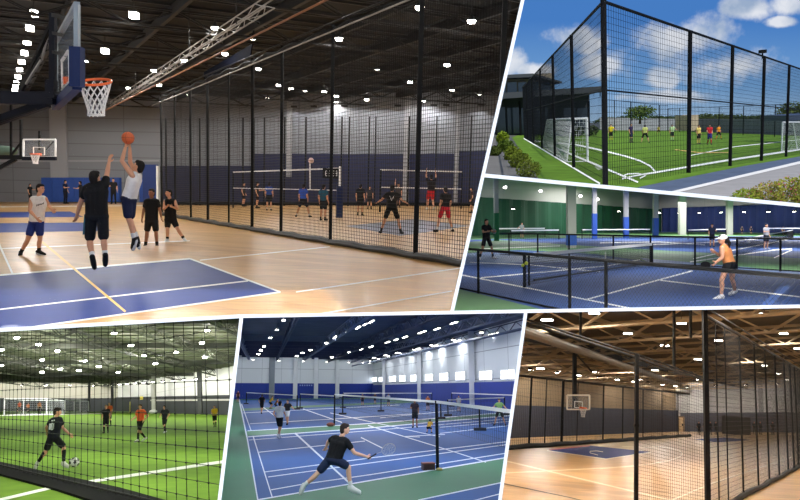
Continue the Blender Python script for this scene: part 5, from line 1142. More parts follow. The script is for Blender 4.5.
for x, y0, y1, ph, lb, kd, sh_, so_, hr in ((106, 405.4, 433.2, 170, 'young player in black kit standing left of the orange bib', 'stand', (26, 26, 30), (24, 22, 26), (150, 110, 70)), (140.7, 404.6, 442, 200, 'young player in orange bib and black shorts running towards us', 'run', (226, 92, 52), (24, 24, 26), (60, 40, 30)), (165, 405.8, 433.2, 190, 'young player in black kit right of the orange bib', 'walk', (28, 28, 34), (24, 24, 28), (40, 30, 24)), (215, 405.8, 427.4, 170, 'young player in yellow bib near the right divider', 'walk', (220, 176, 50), (34, 30, 28), (50, 36, 26)), (109.3, 402.6, 426, 190, 'young player in orange bib partly behind the left black kit', 'stand', (226, 104, 60), (40, 30, 28), (60, 44, 30)), (19.3, 401.2, 414, 180, 'goalkeeper in orange standing in the far left goal', 'wide', (222, 92, 48), (60, 34, 30), (60, 44, 30)), (28, 403, 413.6, 150, 'tiny player in orange right of the goalkeeper', 'walk', (214, 120, 70), (60, 50, 40), (60, 44, 30)), (39.3, 401.4, 413.8, 120, 'tiny player in dark orange at the right post of the far goal', 'stand', (180, 110, 60), (50, 44, 40), (60, 44, 30))):
    small(c, x, y0, y1, ph, lb, kd, shirt=sh_, shorts=so_, shoe=(200, 200, 200) if x in (140.7, 165) else (40, 40, 40), sock=(26, 26, 28), sock_len=.7, short_len=.8, hair=hr)
# ================================================================ 5: the blue badminton hall
c = P5
b5 = mat('badminton_blue', (34, 82, 150), .6, spec=.15, noise=.05, nscale=.8); g5 = mat('badminton_green', (50, 114, 80), .55, spec=.25, noise=.05, nscale=.8)
floor = structure('floor', MB().quad(*[c.fl(x, y) for x, y in ((100, 700), (800, 700), (620, 396.5), (180, 396.5))]), b5, c, label='blue and green court floor of the badminton hall')
for q, lb in (([(200, 700), (150, 560), (225, 397), (239.3, 399), (258, 500.5), (300, 700)], 'green strip along the left divider'), ([(240, 431.7), (375, 423.4), (440, 417.5), (560, 409), (560, 412.5), (440, 421.5), (375, 427.4), (240, 436.5)], 'green strip between the near court and the next'), ([(258, 500.4), (375, 480), (504, 458.2), (560, 448), (560, 470), (500, 483.3), (420, 500.3), (330, 520), (262, 530)], 'green strip before the near court'), ([(238, 408.8), (330, 404.5), (420, 400.8), (420, 402.4), (330, 406.6), (238, 411.2)], 'green strip between the far courts'), ([(370, 399.4), (560, 398), (560, 403), (480, 403.5), (400, 402)], 'green strip along the windowed wall'), ([(225, 397), (420, 396.8), (420, 398.3), (238, 400)], 'green strip along the end wall')):
    part('court_zone', fpoly(c, q), g5, c, floor, clip=True, label=lb)
for q, w_ in (([(238.6, 397), (247.5, 440), (257.8, 500.5)], 1.9), ([(241.5, 404), (251, 430.5)], 1.3), ([(253, 436), (272.3, 497.8)], 1.6), ([(247.5, 431), (375, 423.3), (520, 411.3)], 1.), ([(248, 437), (375, 427.6), (440, 421.7), (530, 414)], 1.3), ([(249, 440.2), (370, 430.8), (520, 418)], .7),
              ([(259, 452.4), (365, 441.2)], 1.1), ([(265, 472.2), (370, 458.2), (520, 440.3)], 1.2), ([(268, 477.3), (370, 463.2), (520, 443)], 1.2), ([(271, 490.2), (303, 484.5), (370, 475), (520, 451.2)], 1.3), ([(257.8, 500.2), (375, 480), (520, 455.5)], 1.7), ([(295, 433.2), (348.5, 482.5)], 2.4), ([(361, 437.6), (383, 448.6)], 1.4), ([(368, 425.5), (454, 452), (486, 462.5)], 1.2), ([(420, 437.2), (405, 436.6), (445, 434.6)], .9), ([(418, 500.6), (500, 483.2), (540, 474)], 1.7), ([(470, 502), (500, 494.2), (540, 484.5)], 1.4),
              ([(250, 423.8), (330, 419.3), (420, 413.5)], .7), ([(263, 407), (276, 417)], 1.), ([(303, 409), (342, 422.5)], 1.2), ([(243, 413), (330, 408.6), (400, 405)], .6), ([(330, 413), (440, 437)], .8), ([(440, 433.5), (520, 424.5)], .8), ([(440, 427.4), (520, 420.6)], .7), ([(380, 418), (460, 410)], .6), ([(251, 430.5), (247, 420)], .8)):
    part('court_line', fline(c, q, w_*.7), mat('badminton_line', (214, 224, 240), .5), c, floor, clip=True)
# walls
a, b, d_ = c.fl(190, 399.9), c.fl(373, 397.8), c.fl(560, 414.5)
w5 = panels('badminton_wall', (212, 218, 224), (150, 158, 168), (7., 3.4), .9, .05, .03); bw5 = panels('badminton_blue_wall', (16, 48, 142), (12, 36, 110), (9., 5.), .7, .05, .05)
structure('wall_far', wallseg(c, a, b, -1, 10.5, .5), w5, c, label='pale grey panelled end wall of the badminton hall'); structure('wall_right', wallseg(c, b, d_, -1, 11, .5), w5, c, label='pale grey side wall with windows in the badminton hall')
zb = lambda p, y: c.up(p, y).z-p.z
top('wall_pad', wallseg(c, a, b, .02, zb(lerp(a, b, .5), 383.3), .3, .35), bw5, c, org=lerp(a, b, .5), clip=True, label='bright blue padding along the badminton end wall', cat='wall pad')
pq = c.fl(500, 409); top('wall_pad', wallseg(c, b, d_, .02, 3.1, .3, .35), bw5, c, org=lerp(b, d_, .5), clip=True, label='bright blue padding under the windows of the badminton hall', cat='wall pad')
def onseg(c, a, b, x, y, off=0.):
    n = V(((b-a).y, -(b-a).x, 0)).normalized()
    if n.dot(c.eye-a) < 0: n = -n
    d = c.ray(x, y); p0 = a+n*off; return c.eye+d*(n.dot(p0-c.eye)/n.dot(d))
col5 = mat('grey_column', (214, 218, 224), .8)
for x, s_ in ((271.3, 0), (295, 0), (315.8, 0), (337.2, 0)): p = onseg(c, a, b, x, 399, .5); p.z = c.gz(p.x, p.y); structure('wall_column', MB().box(p+V((0, 0, 5)), .9 if x != 271.3 else 1.2, .5, 10), col5 if x != 271.3 else mat('mid_grey_column', (132, 140, 150), .8), c)
for x in (384, 419.5, 472.5): p = onseg(c, b, d_, x, 400, .5); p.z = c.gz(p.x, p.y); structure('wall_column', MB().box(p+V((0, 0, 5)), .7, .7, 10), col5, c)
wf = mat('window_frame_white', (236, 238, 240), .5); wg = mat('daylight_pane', (244, 248, 255), emit=2.4)
for x0, x1, yt, yb_ in ((372.5, 377, 377, 382), (378.7, 383.4, 376.8, 382), (389.2, 396, 375.6, 382), (399.5, 405.5, 375, 381.8), (410.5, 416.5, 374.5, 381.6), (425.2, 433, 373.6, 381.2), (439.6, 448.4, 372.4, 381), (455.6, 465.4, 371.4, 380.4), (479.3, 492.4, 370.2, 380.2), (500.6, 515, 369, 379.6)):
    q = [onseg(c, b, d_, x, y, .06) for x, y in ((x0, yb_), (x1, yb_), (x1, yt), (x0, yt))]; q[3].z = q[2].z; q[1].z = q[0].z
    t = empty('window', c, sum(q, V())/4, kind='structure', label='bright four-pane window in the badminton side wall', cat='window', group='windows of the badminton hall')
    pn = MB(); pn.quad(*q); part('pane', pn, wg, c, t)
    f_ = MB(); nv = onseg(c, b, d_, x0, yb_, .12)-onseg(c, b, d_, x0, yb_, .06); r_ = [p+V((0, -.05, 0)) for p in q]
    for i in range(4): f_.bar(r_[i], r_[(i+1) % 4], .12, .12)
    f_.bar(lerp(r_[0], r_[1], .5), lerp(r_[3], r_[2], .5), .08); f_.bar(lerp(r_[0], r_[3], .5), lerp(r_[1], r_[2], .5), .08); part('frame', f_, wf, c, t)
# ceiling
H5 = 9.6; c5 = mat('badminton_ceiling', (52, 62, 86), .85, noise=.25, nscale=.6); s5 = mat('blue_grey_steel', (104, 114, 140), .6); s5d = mat('navy_steel_frame', (46, 54, 84), .6)
q = [c.g(p) for p in (V((-60, 5, H5)), V((90, 5, H5)), V((90, 185, H5)), V((-60, 185, H5)))]; structure('ceiling', MB().hexa(q, [p+V((0, 0, .3)) for p in q]), c5, c, label='dark blue-grey ceiling of the badminton hall')
al = (d_-b); al.z = 0; al.normalize(); ac = V((-al.y, al.x, 0)); ac = ac if ac.x > 0 else -ac
for i in range(-8, 3): p = lerp(b, d_, .5)+ac*(i*6.); structure('ceiling_truss', MB().truss(c.g(V((p.x, p.y, H5-.7))-al*110), c.g(V((p.x, p.y, H5-.7))+al*70), .3, 1., .1, 2.6), s5 if i % 2 else s5d, c)
for i in range(-9, 8): p = b+al*(i*9.); structure('ceiling_beam', MB().bar(c.g(V((p.x, p.y, H5-.35))-ac*60), c.g(V((p.x, p.y, H5-.35))+ac*30), .3, .6, (0, 0, 1)), s5d, c)
mb = MB()
for i in range(-30, 30): p = b+al*(i*2.6); mb.bar(c.g(V((p.x, p.y, H5-.08))-ac*60), c.g(V((p.x, p.y, H5-.08))+ac*30), .1)
structure('ceiling_purlin', mb, s5, c)
for x, y in ((283.6, 320.5), (277, 330), (270.3, 338), (264, 346.5), (261, 350.4), (258.4, 354.2), (297, 356), (302.5, 353), (310.3, 350), (326.3, 343), (349.5, 352.5), (332, 357.3)): p = c.onz(x, y, H5-1.); high_bay(c, p, 'round white high-bay lamp on the left side of the badminton ceiling', 'round lamps of the badminton hall', 700, r=.0023*p.y, hang=.9, emit=26., body=(60, 64, 76), color=(.96, .98, 1))
for x, y, l in ((335, 337.5, 5), (346, 332.6, 3), (358, 328, 4.5), (365, 324.8, 3), (371.5, 322, 4), (361, 349.6, 2.6), (371, 347, 3.4), (387.5, 342.5, 3.), (396, 340, 2.4), (405, 337.3, 3.), (422, 332.5, 4.4), (437, 329.2, 3), (454, 323.2, 3.4), (374, 358, 1.8), (385.5, 355.4, 1.8), (397, 353, 1.8), (418, 349, 2.4), (435, 346, 3.), (457.5, 341.2, 3.), (494, 334, 4.6)):
    p = c.onz(x, y, H5-.9); high_bay(c, p, 'long white strip lamp in a row on the badminton ceiling', 'strip lamps of the badminton hall', 560, shape='box', L_=l*.0095*p.y+.2, rect_w=.0022*p.y, ang=math.atan2(al.y, al.x), hang=.8, emit=14., body=(60, 64, 76), color=(.96, .98, 1))
structure('ceiling_pipe', MB().tube(c.at(352, 366, 140), c.at(540, 325, 52), .12, .12, 6), s5, c, True)
nH5 = P5.pieces[0][0]; nH5 = nH5 if nH5.z < 0 else -nH5
for x, y, Y, pw in ((275, 320, 9, 36), (350, 318, 9, 36), (430, 317, 9, 36), (500, 316, 9, 36)): lamp('POINT', c, c.at(x, y, Y), pw, None, (.96, .98, 1), .3)  # unseen point fill added under the front roof edge, no fixture
for x, y, Y, pw in ((290, 317.6, 14, 260), (375, 316., 14, 260), (470, 314.4, 14, 260), (290, 317.6, 24, 800), (380, 316, 24, 800), (480, 314.4, 24, 800), (290, 317.6, 42, 2000), (380, 316, 42, 2000), (480, 314.4, 42, 2000)): lamp('AREA', c, c.at(x, y, Y), pw*.15, None, (.96, .98, 1), Y*.09, nH5, Y*.09)  # edge-on area lights added to brighten the near courts
washers(c, b, d_, 9, 4., 8.2, 270, 'added small lamp brightening the windowed badminton wall', 'added lamps along the windowed wall', color=(.96, .98, 1), aim=1.)  # invented fixtures that raise the badminton walls
washers(c, a, b, 7, 5., 8.2, 400, 'added small lamp brightening the badminton end wall', 'added lamps along the badminton end wall', color=(.96, .98, 1), aim=1.)
# marks on the end wall padding
lt = MB()
for i in range(6): p = onseg(c, a, b, 300+i*2.3, 385.3, .38); lt.box(p, .32, .03, .35 if i % 2 else .28)
top('wall_lettering', lt, mat('pale_lettering', (150, 168, 214), .7), c, org=onseg(c, a, b, 306, 385.3, .38), label='row of small pale marks on the blue end wall padding', cat='lettering')
# nets
def bnet(c, pa, ya, pb, yb_, label, dep=.76, tape=.055, sp=.16, w=.007, pr=.035, bases=(True, True), posts=(True, True)):
    fa, fb_ = c.fl(*pa), c.fl(*pb); A1, B1 = c.up(fa, ya), c.up(fb_, yb_); t = empty('court_net', c, fa, label=label, cat='net'); dz = V((0, 0, dep))
    part('net', net_panel(A1-dz, B1-dz, A1, B1, sp, sp, w), mat('badminton_cord', (40, 44, 60), .8), c, t, clip=True)
    part('tape', MB().bar(A1, B1, .03, tape, (0, 0, 1)), whl, c, t, clip=True)
    for p, q, bs, ps in ((fa, A1, bases[0], posts[0]), (fb_, B1, bases[1], posts[1])):
        if ps: part('post', MB().tube(p, q+V((0, 0, .03)), pr, pr, 10), fr3, c, t, clip=True)
        if bs: part('base', MB().box(p+V((0, 0, .08)), .7, .35, .16), mat('dark_base', (36, 34, 40), .6), c, t, clip=True)
    return t
N5 = c.fl(437.6, 469.5); zt = c.up(N5, 401.8).z-N5.z; endp = c.fl(545, 540)
bnet(c, (437.6, 469.5), 401.8, (334.3, 425.7), 394.5, 'badminton net running from the near black post to the far left', tape=.07, pr=.05, bases=(False, False))
t = bnet(c, (437.6, 469.5), 401.8, (560, 532), 417, 'badminton net running from the near black post to the right divider', tape=.08, pr=.05, bases=(False, False), posts=(False, False))
bnet(c, (441, 419), 402, (480, 430.6), 407.5, 'badminton net on the next court right of the near post', pr=.05)
bnet(c, (441, 419), 402, (381, 411.5), 398, 'badminton net on the next court left of the near post', pr=.05, bases=(False, True))
bnet(c, (480, 430.6), 407.5, (560, 449), 418.5, 'badminton net from the right court post to the divider', pr=.05, bases=(False, False), posts=(False, False))
bnet(c, (342.7, 414.5), 396.5, (300, 408.5), 394., 'far badminton net behind the white shirted man', pr=.06, tape=.1, sp=.3, w=.014)
bnet(c, (246.2, 404), 392.6, (297, 409.6), 395.4, 'far left badminton net along the green strip', pr=.07, tape=.1, sp=.3, w=.014)
bnet(c, (343, 408), 393.2, (432, 404.6), 393.2, 'far badminton net across the middle of the hall', pr=.06, tape=.1, sp=.4, w=.014)
bnet(c, (448, 416), 400, (505, 415.), 397.6, 'far badminton net in front of the windowed wall', pr=.05, tape=.09, sp=.3, w=.012)
bnet(c, (452, 406.6), 393, (520, 413.4), 395.4, 'farthest badminton net under the windows', pr=.06, tape=.1, sp=.4, w=.014)
# bags at the posts
p = c.fl(428.3, 470.2); t = empty('equipment_bag', c, p, label='dark brown equipment box at the foot of the near net post', cat='bag')
part('body', MB().box(p+V((0, .1, .09)), .36, .3, .18, .2), mat('brown_vinyl', (62, 40, 40), .6), c, t); part('lid', MB().box(p+V((0, .1, .195)), .37, .31, .03, .2), mat('red_brown_vinyl', (128, 66, 56), .6), c, t)
p = c.fl(439.5, 470.6); top('shoe_pile', MB().ell(p+V((0, 0, .04)), .1, .06, .045), mat('straw', (196, 176, 110), .8), c, org=p, smooth=True, label='small straw-coloured lump beside the near net post foot', cat='clutter')
p = c.fl(330.5, 426.5); top('equipment_bag', MB().ell(p+V((0, 0, .12)), .26, .16, .13), mat('red_brown_vinyl', (128, 66, 56), .6), c, org=p, smooth=True, label='dark red bag at the foot of the middle left net post', cat='bag')
# main player
Mn = dict(head=(345, 428.8), neck=(341.8, 434.2), shL=(333.6, 438.4), shR=(346.6, 441.4), elL=(328.3, 441.6), haL=(326.2, 446.8), elR=(354.6, 453), haR=(366.6, 456.6), hipL=(329.4, 459.6), hipR=(337.4, 460.6),
          knL=(317.6, 473.2), knR=(348.6, 467), anL=(304.6, 485), anR=(350.6, 486), toeL=(301.4, 492.6), toeR=(359.4, 491.8))
hero(c, 15.8, Mn, (1, .45, 0), 'badminton player in black shirt and navy shorts lunging with a racket', dict(shL=.14, shR=-.12, elL=.3, haL=.34, elR=-.12, haR=-.05, hipL=.06, hipR=-.07, knL=.05, knR=-.05, anL=.1, toeL=.1), k=1., hf=(1, .2, -.08), skin='fair', shirt=(19, 20, 24), shorts=(28, 38, 66), shoe=(224, 226, 224), sock=(226, 226, 226), sock_len=.22, short_len=.72, loose=1.25, hair=(38, 26, 20), curl=.8)
hp, hd = c.at(370.6, 457.2, 15.75), c.at(388.6, 449.3, 15.7); sh0 = c.at(376.5, 453.6, 15.74)
t = empty('badminton_racket', c, hp, label='badminton racket held out by the lunging player', cat='racket')
part('handle', MB().tube(hp-(sh0-hp)*.5, sh0, .016, .014, 8), mat('grip', (20, 20, 20), .8), c, t)
e1, e2 = (hd-sh0).normalized(), V((0, .3, 1)); e2 = (e2-e1*e2.dot(e1)).normalized(); ra, rb_ = .155, .118
part('shaft', MB().tube(sh0, hd-e1*ra, .008, .008, 6), mat('racket_frame', (140, 150, 168), .4, .3), c, t)
part('frame', MB().path([hd+e1*ra*math.cos(2*math.pi*i/32)+e2*rb_*math.sin(2*math.pi*i/32) for i in range(32)], .008, 6, True), MATS['racket_frame'], c, t)
st_ = MB()
for i in range(-4, 5):
    u = i/5; h = math.sqrt(1-u*u); st_.strand(hd+e1*ra*u-e2*rb_*h, hd+e1*ra*u+e2*rb_*h, .0024); st_.strand(hd-e1*ra*h+e2*rb_*u, hd+e1*ra*h+e2*rb_*u, .0024)
part('strings', st_, mat('racket_string', (190, 200, 216), .5), c, t)
for x, y0, y1, ph, lb, kd, am, sh_, so_, kw in ((279, 401.6, 438.4, 20, 'badminton player in white shirt and black shorts walking away', 'walk', {}, (214, 216, 218), (20, 20, 24), dict(shoe=(220, 220, 220), sock=(220, 220, 220), sock_len=.2)), (287.2, 400, 425, 190, 'badminton player in black shirt and white shorts right of the white shirt', 'walk', dict(armL='out'), (18, 18, 20), (206, 206, 206), {}), (261.5, 394.6, 414, 10, 'badminton player in black far behind the white shirt', 'walk', {}, (24, 24, 26), (20, 20, 22), {}), (270.6, 396, 408.5, 100, 'distant badminton player in yellow shirt leaning forward', 'ready', {}, (220, 180, 60), (24, 24, 30), {}), (276, 398.6, 410.5, 100, 'distant badminton player in orange brown shirt beside the yellow one', 'ready', {}, (140, 90, 50), (40, 34, 40), {}), (237.8, 390.8, 402.5, 150, 'distant person in dark red at the far left end wall', 'stand', {}, (84, 44, 48), (40, 34, 40), {}), (415, 399.6, 427.6, 185, 'badminton player in dark maroon shirt left of the near post', 'stand', dict(armR='fwd'), (44, 30, 40), (24, 22, 26), dict(skin='brown')), (429.3, 419.4, 433, 20, 'badminton player in yellow shirt bending down beside the near post', 'crouch', {}, (216, 172, 60), (30, 28, 34), {}), (459, 395.6, 412.2, 180, 'badminton player in white shirt near the windows', 'walk', {}, (220, 222, 226), (60, 64, 80), {}), (500, 399, 425.6, 200, 'badminton player in green shirt with legs wide apart at the right', 'wide', dict(armL='out', armR='out'), (120, 158, 96), (24, 26, 30), {}), (428, 395.8, 410.5, 190, 'distant badminton player in orange shirt above the bending one', 'stand', {}, (222, 130, 76), (60, 50, 50), {}), (388.6, 393.8, 406, 180, 'distant badminton player in pale shirt in the middle', 'stand', dict(armR='out'), (200, 204, 212), (60, 64, 76), {}), (362.5, 393.6, 405.5, 170, 'distant badminton player in dark maroon in the middle', 'stand', {}, (96, 50, 60), (40, 36, 44), {}), (375, 393.4, 404, 190, 'tiny distant badminton player in brown in the middle', 'stand', {}, (120, 90, 80), (50, 46, 54), {})):
    small(c, x, y0, y1, ph, lb, kd, am, shirt=sh_, shorts=so_, short_len=.75, **kw)
# ================================================================ 6: the warm wooden gym behind tall nets
c = P6
floor = structure('floor', MB().quad(*[c.fl(x, y) for x, y in ((380, 700), (1050, 700), (960, 430.5), (420, 430.5))]), wood('maple_gym', (208, 166, 108), (186, 142, 84), 1.05, (5., .3), .3, .05), c, label='warm maple floor of the gym at the lower right')
navyp = mat('gym_navy_paint', (20, 32, 100), .5, spec=.06)
part('key_area', fpoly(c, [(547, 450.4), (590, 445.6), (652, 452), (606, 459)]), navyp, c, floor, clip=True, label='dark blue painted key under the far hoop')
part('key_area', fpoly(c, [(694, 439.5), (724, 437.5), (752, 440), (718, 442.5)]), navyp, c, floor, clip=True, label='smaller dark blue zone near the far wall')
part('court_line', fline(c, [(549, 450), (590, 445.8)], .9), mat('red_line', (196, 70, 70), .5), c, floor, clip=True, label='red line at the back of the key')
crm = mat('cream_line', (236, 220, 190), .45)
for q, w_ in (([(547, 450.6), (606, 459.2), (652, 452.2)], .8), ([(480, 454.5), (507, 461.4), (632.5, 491.5), (672, 501)], 1.3), ([(672, 500.5), (711, 484), (777, 462), (840, 443)], 1.3), ([(652, 446.2), (668, 447.8), (679, 450.5), (682.5, 454), (679, 457.5), (668, 461), (649, 464.4), (600, 469)], 1.), ([(480, 474.5), (560, 470.5), (634, 466.6)], .9), ([(603, 452), (597, 451), (590, 451.4), (590, 453), (598, 455.2)], .6), ([(622, 446.5), (655, 448), (666, 451)], .6)): part('court_line', fline(c, q, w_), crm, c, floor, clip=True)
part('court_line', fline(c, [(490, 480.5), (506, 484.5), (569, 497.8), (590, 503)], .9, .01), mat('black_line', (40, 30, 24), .5), c, floor, clip=True)
# walls
a, b, d_ = c.fl(470, 439.5), c.fl(676, 431.6), c.fl(880, 433.6)
tanw = panels('tan_wall', (116, 98, 74), (90, 76, 58), (3.4, 1.6), .9, .04, .04); gryw = panels('gym_grey_wall', (150, 148, 146), (118, 116, 116), (4., 1.2), .9, .04, .03)
structure('wall_left', wallseg(c, a, b, -1, 7.4, .4), tanw, c, label='tan side wall of the wooden gym'); structure('wall_far', wallseg(c, b, d_, -1, 8.4, .4), gryw, c, label='grey block end wall of the wooden gym')
npd = mat('gym_navy_pad', (26, 30, 46), .75, noise=.08, nscale=1.)
top('wall_pad', wallseg(c, a, b, .02, zb(c.fl(560, 436.1), 406.6), .3, .34), npd, c, org=lerp(a, b, .5), clip=True, label='tall dark navy padding along the tan side wall', cat='wall pad')
top('wall_pad', wallseg(c, lerp(b, d_, .03), d_, .02, zb(lerp(b, d_, .5), 412.5), .3, .34), mat('gym_charcoal_pad', (58, 60, 70), .75), c, org=lerp(b, d_, .6), clip=True, label='charcoal padding along the grey end wall', cat='wall pad')
dp = [onseg(c, b, d_, x, y, .5) for x, y in ((678.6, 433.5), (683.8, 433.5), (683.8, 417), (678.6, 417))]
for p in dp[:2]: p.z = c.gz(p.x, p.y)+.02
dp[3].z = dp[2].z
t = empty('door', c, dp[0], kind='structure', label='pale lit door at the corner of the gym', cat='door')
part('leaf', MB().hexa(dp[:2]+[p+V((0, .1, 0)) for p in (dp[1], dp[0])], [dp[3], dp[2]]+[p+V((0, .1, 0)) for p in (dp[2], dp[3])]), mat('pale_door', (206, 176, 136), .6), c, t)
df = MB(); df.bar(dp[0], dp[3], .18); df.bar(dp[1], dp[2], .18); df.bar(dp[3], dp[2], .18); part('frame', df, mat('door_frame', (120, 98, 70), .6), c, t); part('handle', MB().box(lerp(dp[1], dp[2], .45)+V((-.25, -.12, 0)), .12, .12, .3), bst, c, t)
p0 = c.fl(723, 434.8); p1 = c.fl(750, 434.9); top('folded_stage', MB().box((p0+p1)/2+V((0, 0, zb(p0, 416.6)/2)), (p1-p0).length, .8, zb(p0, 416.6)), mat('black_panel', (22, 22, 24), .6), c, org=(p0+p1)/2, label='large black board standing before the grey end wall', cat='board')
# ceiling
H6 = 6.9; tan_s = mat('tan_steel', (168, 148, 118), .6); c6 = mat('gym_ceiling', (66, 56, 44), .85, noise=.15, nscale=1.); bk6 = mat('gym_black_steel', (9, 8, 8), .6, spec=.2)
q = [c.g(p) for p in (V((-50, 5, H6)), V((90, 5, H6)), V((90, 120, H6)), V((-50, 120, H6)))]; structure('ceiling', MB().hexa(q, [p+V((0, 0, .3)) for p in q]), c6, c, label='brown ceiling of the wooden gym')
al6 = (c.fl(800, 468)-c.fl(741, 500)); al6.z = 0; al6.normalize(); ac6 = V((al6.y, -al6.x, 0))
for i in range(0, 15):
    p = V((0, 14, 0))+al6*(i*6.4); structure('ceiling_truss', MB().truss(c.g(V((p.x, p.y, H6-.75))-ac6*60), c.g(V((p.x, p.y, H6-.75))+ac6*45), .2, 1., .1, 1.7, diag=.07), tan_s, c)
for i in range(-10, 9): p = V((0, 30, 0))+ac6*(i*5.); structure('ceiling_beam', MB().bar(c.g(V((p.x, p.y, H6-.15))-al6*25), c.g(V((p.x, p.y, H6-.15))+al6*80), .14, .24, (0, 0, 1)), tan_s if i % 3 else bk6, c)
for i in (-5, 0, 4): p = V((0, 30, 0))+ac6*(i*5.+2.); structure('ceiling_beam', MB().bar(c.g(V((p.x, p.y, H6-1.1))-al6*25), c.g(V((p.x, p.y, H6-1.1))+al6*80), .22, .4, (0, 0, 1)), bk6, c)
structure('ceiling_duct', MB().tube(c.at(480, 316, 24), c.at(680, 385, 72), .22, .22, 12), mat('silver_duct', (96, 86, 72), .5, .3), c, True)
for x, y, l in ((547, 320.6, 1.5), (594, 313.8, 1.2), (628, 334, .9), (681.4, 323.7, .9), (664.6, 346, .9), (527, 357.7, 1.2), (698, 359.6, .8), (718.5, 341, .8), (764.5, 314.6, .9), (783.6, 334, .8), (798, 349, .8), (747.8, 355.7, .8), (764, 366, .8), (721.6, 369.4, .8), (778, 374, .8), (655, 370.5, .8), (623, 367, .9), (595, 372.5, 1.), (678, 386, .8), (788, 380, .8), (540, 368.8, 1.2), (556, 371, 1.2), (640, 380, .8), (700, 380, .8), (610, 382, .8)):
    p = c.onz(x, y, H6-.8); high_bay(c, p, 'rectangular warm white lamp between the tan roof trusses', 'lamps of the wooden gym', 50+p.y**1.5*.8, kind='POINT' if p.y < 30 else 'SPOT', shape='box', L_=l*.007*p.y+.2, rect_w=.0035*p.y+.08, ang=math.atan2(ac6.y, ac6.x), hang=.6, emit=22., body=(90, 76, 56), color=(1, .95, .87))
nH6 = P6.pieces[0][0]; nH6 = nH6 if nH6.z < 0 else -nH6
for x, y, Y, pw in ((550, 315, 9, 35), (650, 314, 9, 35), (750, 312, 9, 35)): lamp('POINT', c, c.at(x, y, Y), pw, None, (1, .95, .87), .3)  # fill points added out of view at the gym front
for x, y, Y, pw in ((560, 312.5, 14, 170), (650, 311, 14, 170), (750, 309.4, 14, 170), (560, 312.5, 22, 420), (660, 311, 22, 420), (770, 309.4, 22, 420)): lamp('AREA', c, c.at(x, y, Y), pw*.5, None, (1, .95, .87), Y*.09, nH6, Y*.09)  # unseen area lights added over the near gym floor
washers(c, a, b, 10, 3., 5.9, 190, 'added small warm lamp brightening the tan side wall', 'added lamps along the tan wall', color=(1, .95, .87), aim=1.)  # extra washers added to lighten the gym walls
washers(c, b, d_, 6, 4., 6., 800, 'added small warm lamp brightening the grey end wall', 'added lamps along the grey end wall', color=(1, .93, .84), aim=1.)
# net in front of the side wall
a2, b2 = c.fl(480, 451.8), c.fl(690, 436.8); U = V((0, 0, 4.1)); cd6 = mat('gym_net_cord', (22, 20, 18), .85)
t = empty('divider_net', c, c.fl(562, 445.8), label='black netting on thin posts in front of the navy padded side wall', cat='netting')
part('net', net_panel(a2, b2, a2+U, b2+U, .24, .24, .012), cd6, c, t, clip=True); part('top_rail', MB().tube(a2+U, b2+U, .07, .07, 8), bk6, c, t, clip=True)
part('bottom_pad', MB().path([lerp(a2, b2, i/30)+V((0, 0, .12+.03*math.sin(i*1.9))) for i in range(31)], .15, 8), bk6, c, t, clip=True)
for x, w_ in ((529.6, .1), (545, .05), (561.8, .14), (577, .05), (603, .08), (622.5, .07), (643, .06), (662, .06), (678, .06)): d = c.ray(x, 430); n = V((-(b2-a2).y, (b2-a2).x, 0)); p = c.eye+d*(n.dot(a2-c.eye)/n.dot(d)); p.z = c.gz(p.x, p.y); part('post', MB().bar(p, p+U, w_), bk6, c, t, clip=True)
t, p = front_hoop(c, 42., 567, 589.4, 395.2, 409.4, (580.8, 408.2), 6.4, 'ceiling-hung basketball hoop with white-framed board in the wooden gym', (236, 226, 206))
part('mast', MB().bar(c.at(574.6, 350, 42.3), c.at(574.6, 408.5, 42.3), .22), bk6, c, t); part('brace', MB().bar(c.at(574.6, 352, 42.3), c.at(592, 372, 46), .08), bk6, c, t)
bs = c.fl(562.5, 446.4); 
# near nets
pA, pB, pC = c.fl(636, 505), c.fl(708, 517), c.fl(860, 435.5)
zA, zB, zC = c.up(pA, 357.5).z-pA.z, c.up(pB, 380.5).z-pB.z, 3.45
t = empty('divider_net', c, pB, label='tall black netting from the thick near post back along the right of the gym', cat='netting')
Ur = V((0, 0, zC)); part('net', net_panel(pB+V((0, 0, .05)), pC+V((0, 0, .05)), pB+Ur, pC+Ur, .07, .09, .0078), cd6, c, t, clip=True)
part('top_rail', MB().tube(pB+Ur, pC+Ur, .03, .03, 8).tube(pB+Ur*1.045, pC+Ur*1.045, .018, .018, 6), bk6, c, t, clip=True)
part('bottom_pad', MB().path([lerp(pB, pC, i/60)+V((0, 0, .05+.025*math.sin(i*2.3))) for i in range(61)], .06, 8), bk6, c, t, clip=True)
for x, w_ in ((718, .018), (727, .02), (742, .03), (757, .03), (768, .032), (778, .035), (787, .04), (793, .04), (797.5, .04)): d = c.ray(x, 440); n = V((-(pC-pB).y, (pC-pB).x, 0)); p = c.eye+d*(n.dot(pB-c.eye)/n.dot(d)); p.z = c.gz(p.x, p.y); part('post', MB().bar(p, p+Ur, w_), bk6, c, t, clip=True)
part('post', MB().bar(pB, pB+V((0, 0, 5.)), .075), bk6, c, t, clip=True, label='thick near corner post')
t = empty('divider_net', c, pA, label='fine netting panel between the two near black posts', cat='netting')
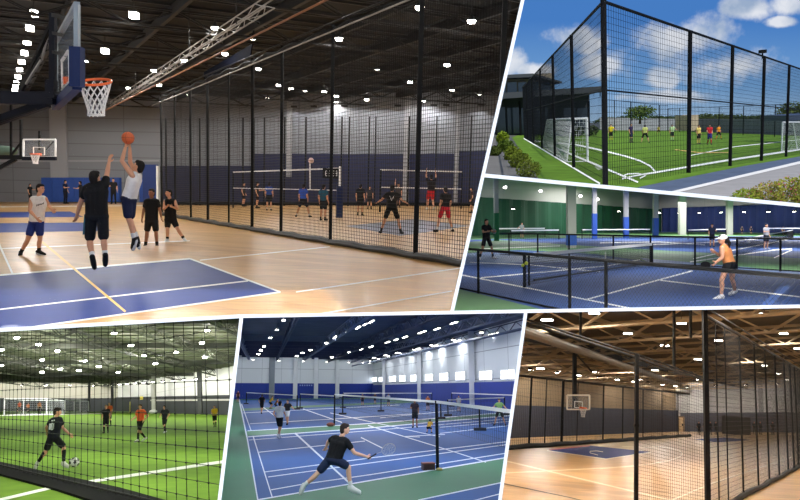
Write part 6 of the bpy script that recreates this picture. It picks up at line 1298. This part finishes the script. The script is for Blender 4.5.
part('net', net_panel(pA, lerp(pA, pB, .965), pA+V((0, 0, zA)), lerp(pA, pB, .965)+V((0, 0, zB)), .055, .06, .0045), cd6, c, t, clip=True)
part('post', MB().bar(pA, pA+V((0, 0, zA+.05)), .07), bk6, c, t, clip=True)
kb = MB()
for z in (.45, 1.0): kb.bar(pA+V((0, -.05, zA*z*.5)), pA+V((0, -.05, zA*z*.5+.05)), .085)
part('clamp', MB().bar(c.at(636, 424, pA.y-.03), c.at(636, 427, pA.y-.03), .09), bk6, c, t)
r0, r1, r2 = c.at(505, 316.5, 16.), c.at(636, 357.5, pA.y+.4), c.at(704.5, 380.5, pA.y+3.5)
r0 = c.at(505, 316.5, pA.y-2.0)
top('curtain_track', MB().tube(r0, r1, .035, .035, 8).tube(r1, r2, .035, .035, 8).tube(r0+V((0, .1, .09)), r1+V((0, .1, .09)), .02, .02, 6).tube(r1+V((0, .1, .09)), r2+V((0, .1, .09)), .02, .02, 6), bk6, c, org=r1, clip=True, label='black double curtain track running over the gym to the near posts', cat='track')
for x, y0, y1 in ((580.6, 300, 341), (674, 300, 371), (690.6, 300, 338)):
    q0 = c.at(x, y1, 18.); q1 = c.at(x, y0, 18.); top('track_hanger', MB().bar(q0, q1, .06), bk6, c, org=q0, clip=True, label={580.6: 'black hanger dropping to the track left of the near posts', 674: 'black hanger dropping to the track between the near posts', 690.6: 'short black hanger just left of the thick post'}[x], cat='hanger')
for x, w_, lb in ((699, .9, 'dark clothed person standing left of the black board, leftmost'), (705, 1., 'dark clothed person standing second left of the black board'), (710.5, 1., 'dark clothed person standing third left of the black board'), (716, .9, 'dark clothed person standing directly left of the black board'), (754.5, 1., 'dark clothed person standing directly right of the black board'), (760.5, 1., 'dark clothed person standing second right of the black board'), (773, .9, 'dark clothed person standing at the far right of the black board')):
    small(c, x, 421.5, 434.8, 180, lb, shirt=(26, 26, 30), shorts=(22, 22, 26), short_len=1.2, sleeve='long', shoe=(20, 20, 20), skin='brown', voxel=.04)
bpy.data.scenes.remove(TS)
for o in bpy.data.objects:
    for k_ in ('_o', '_s'):
        if k_ in o: del o[k_]
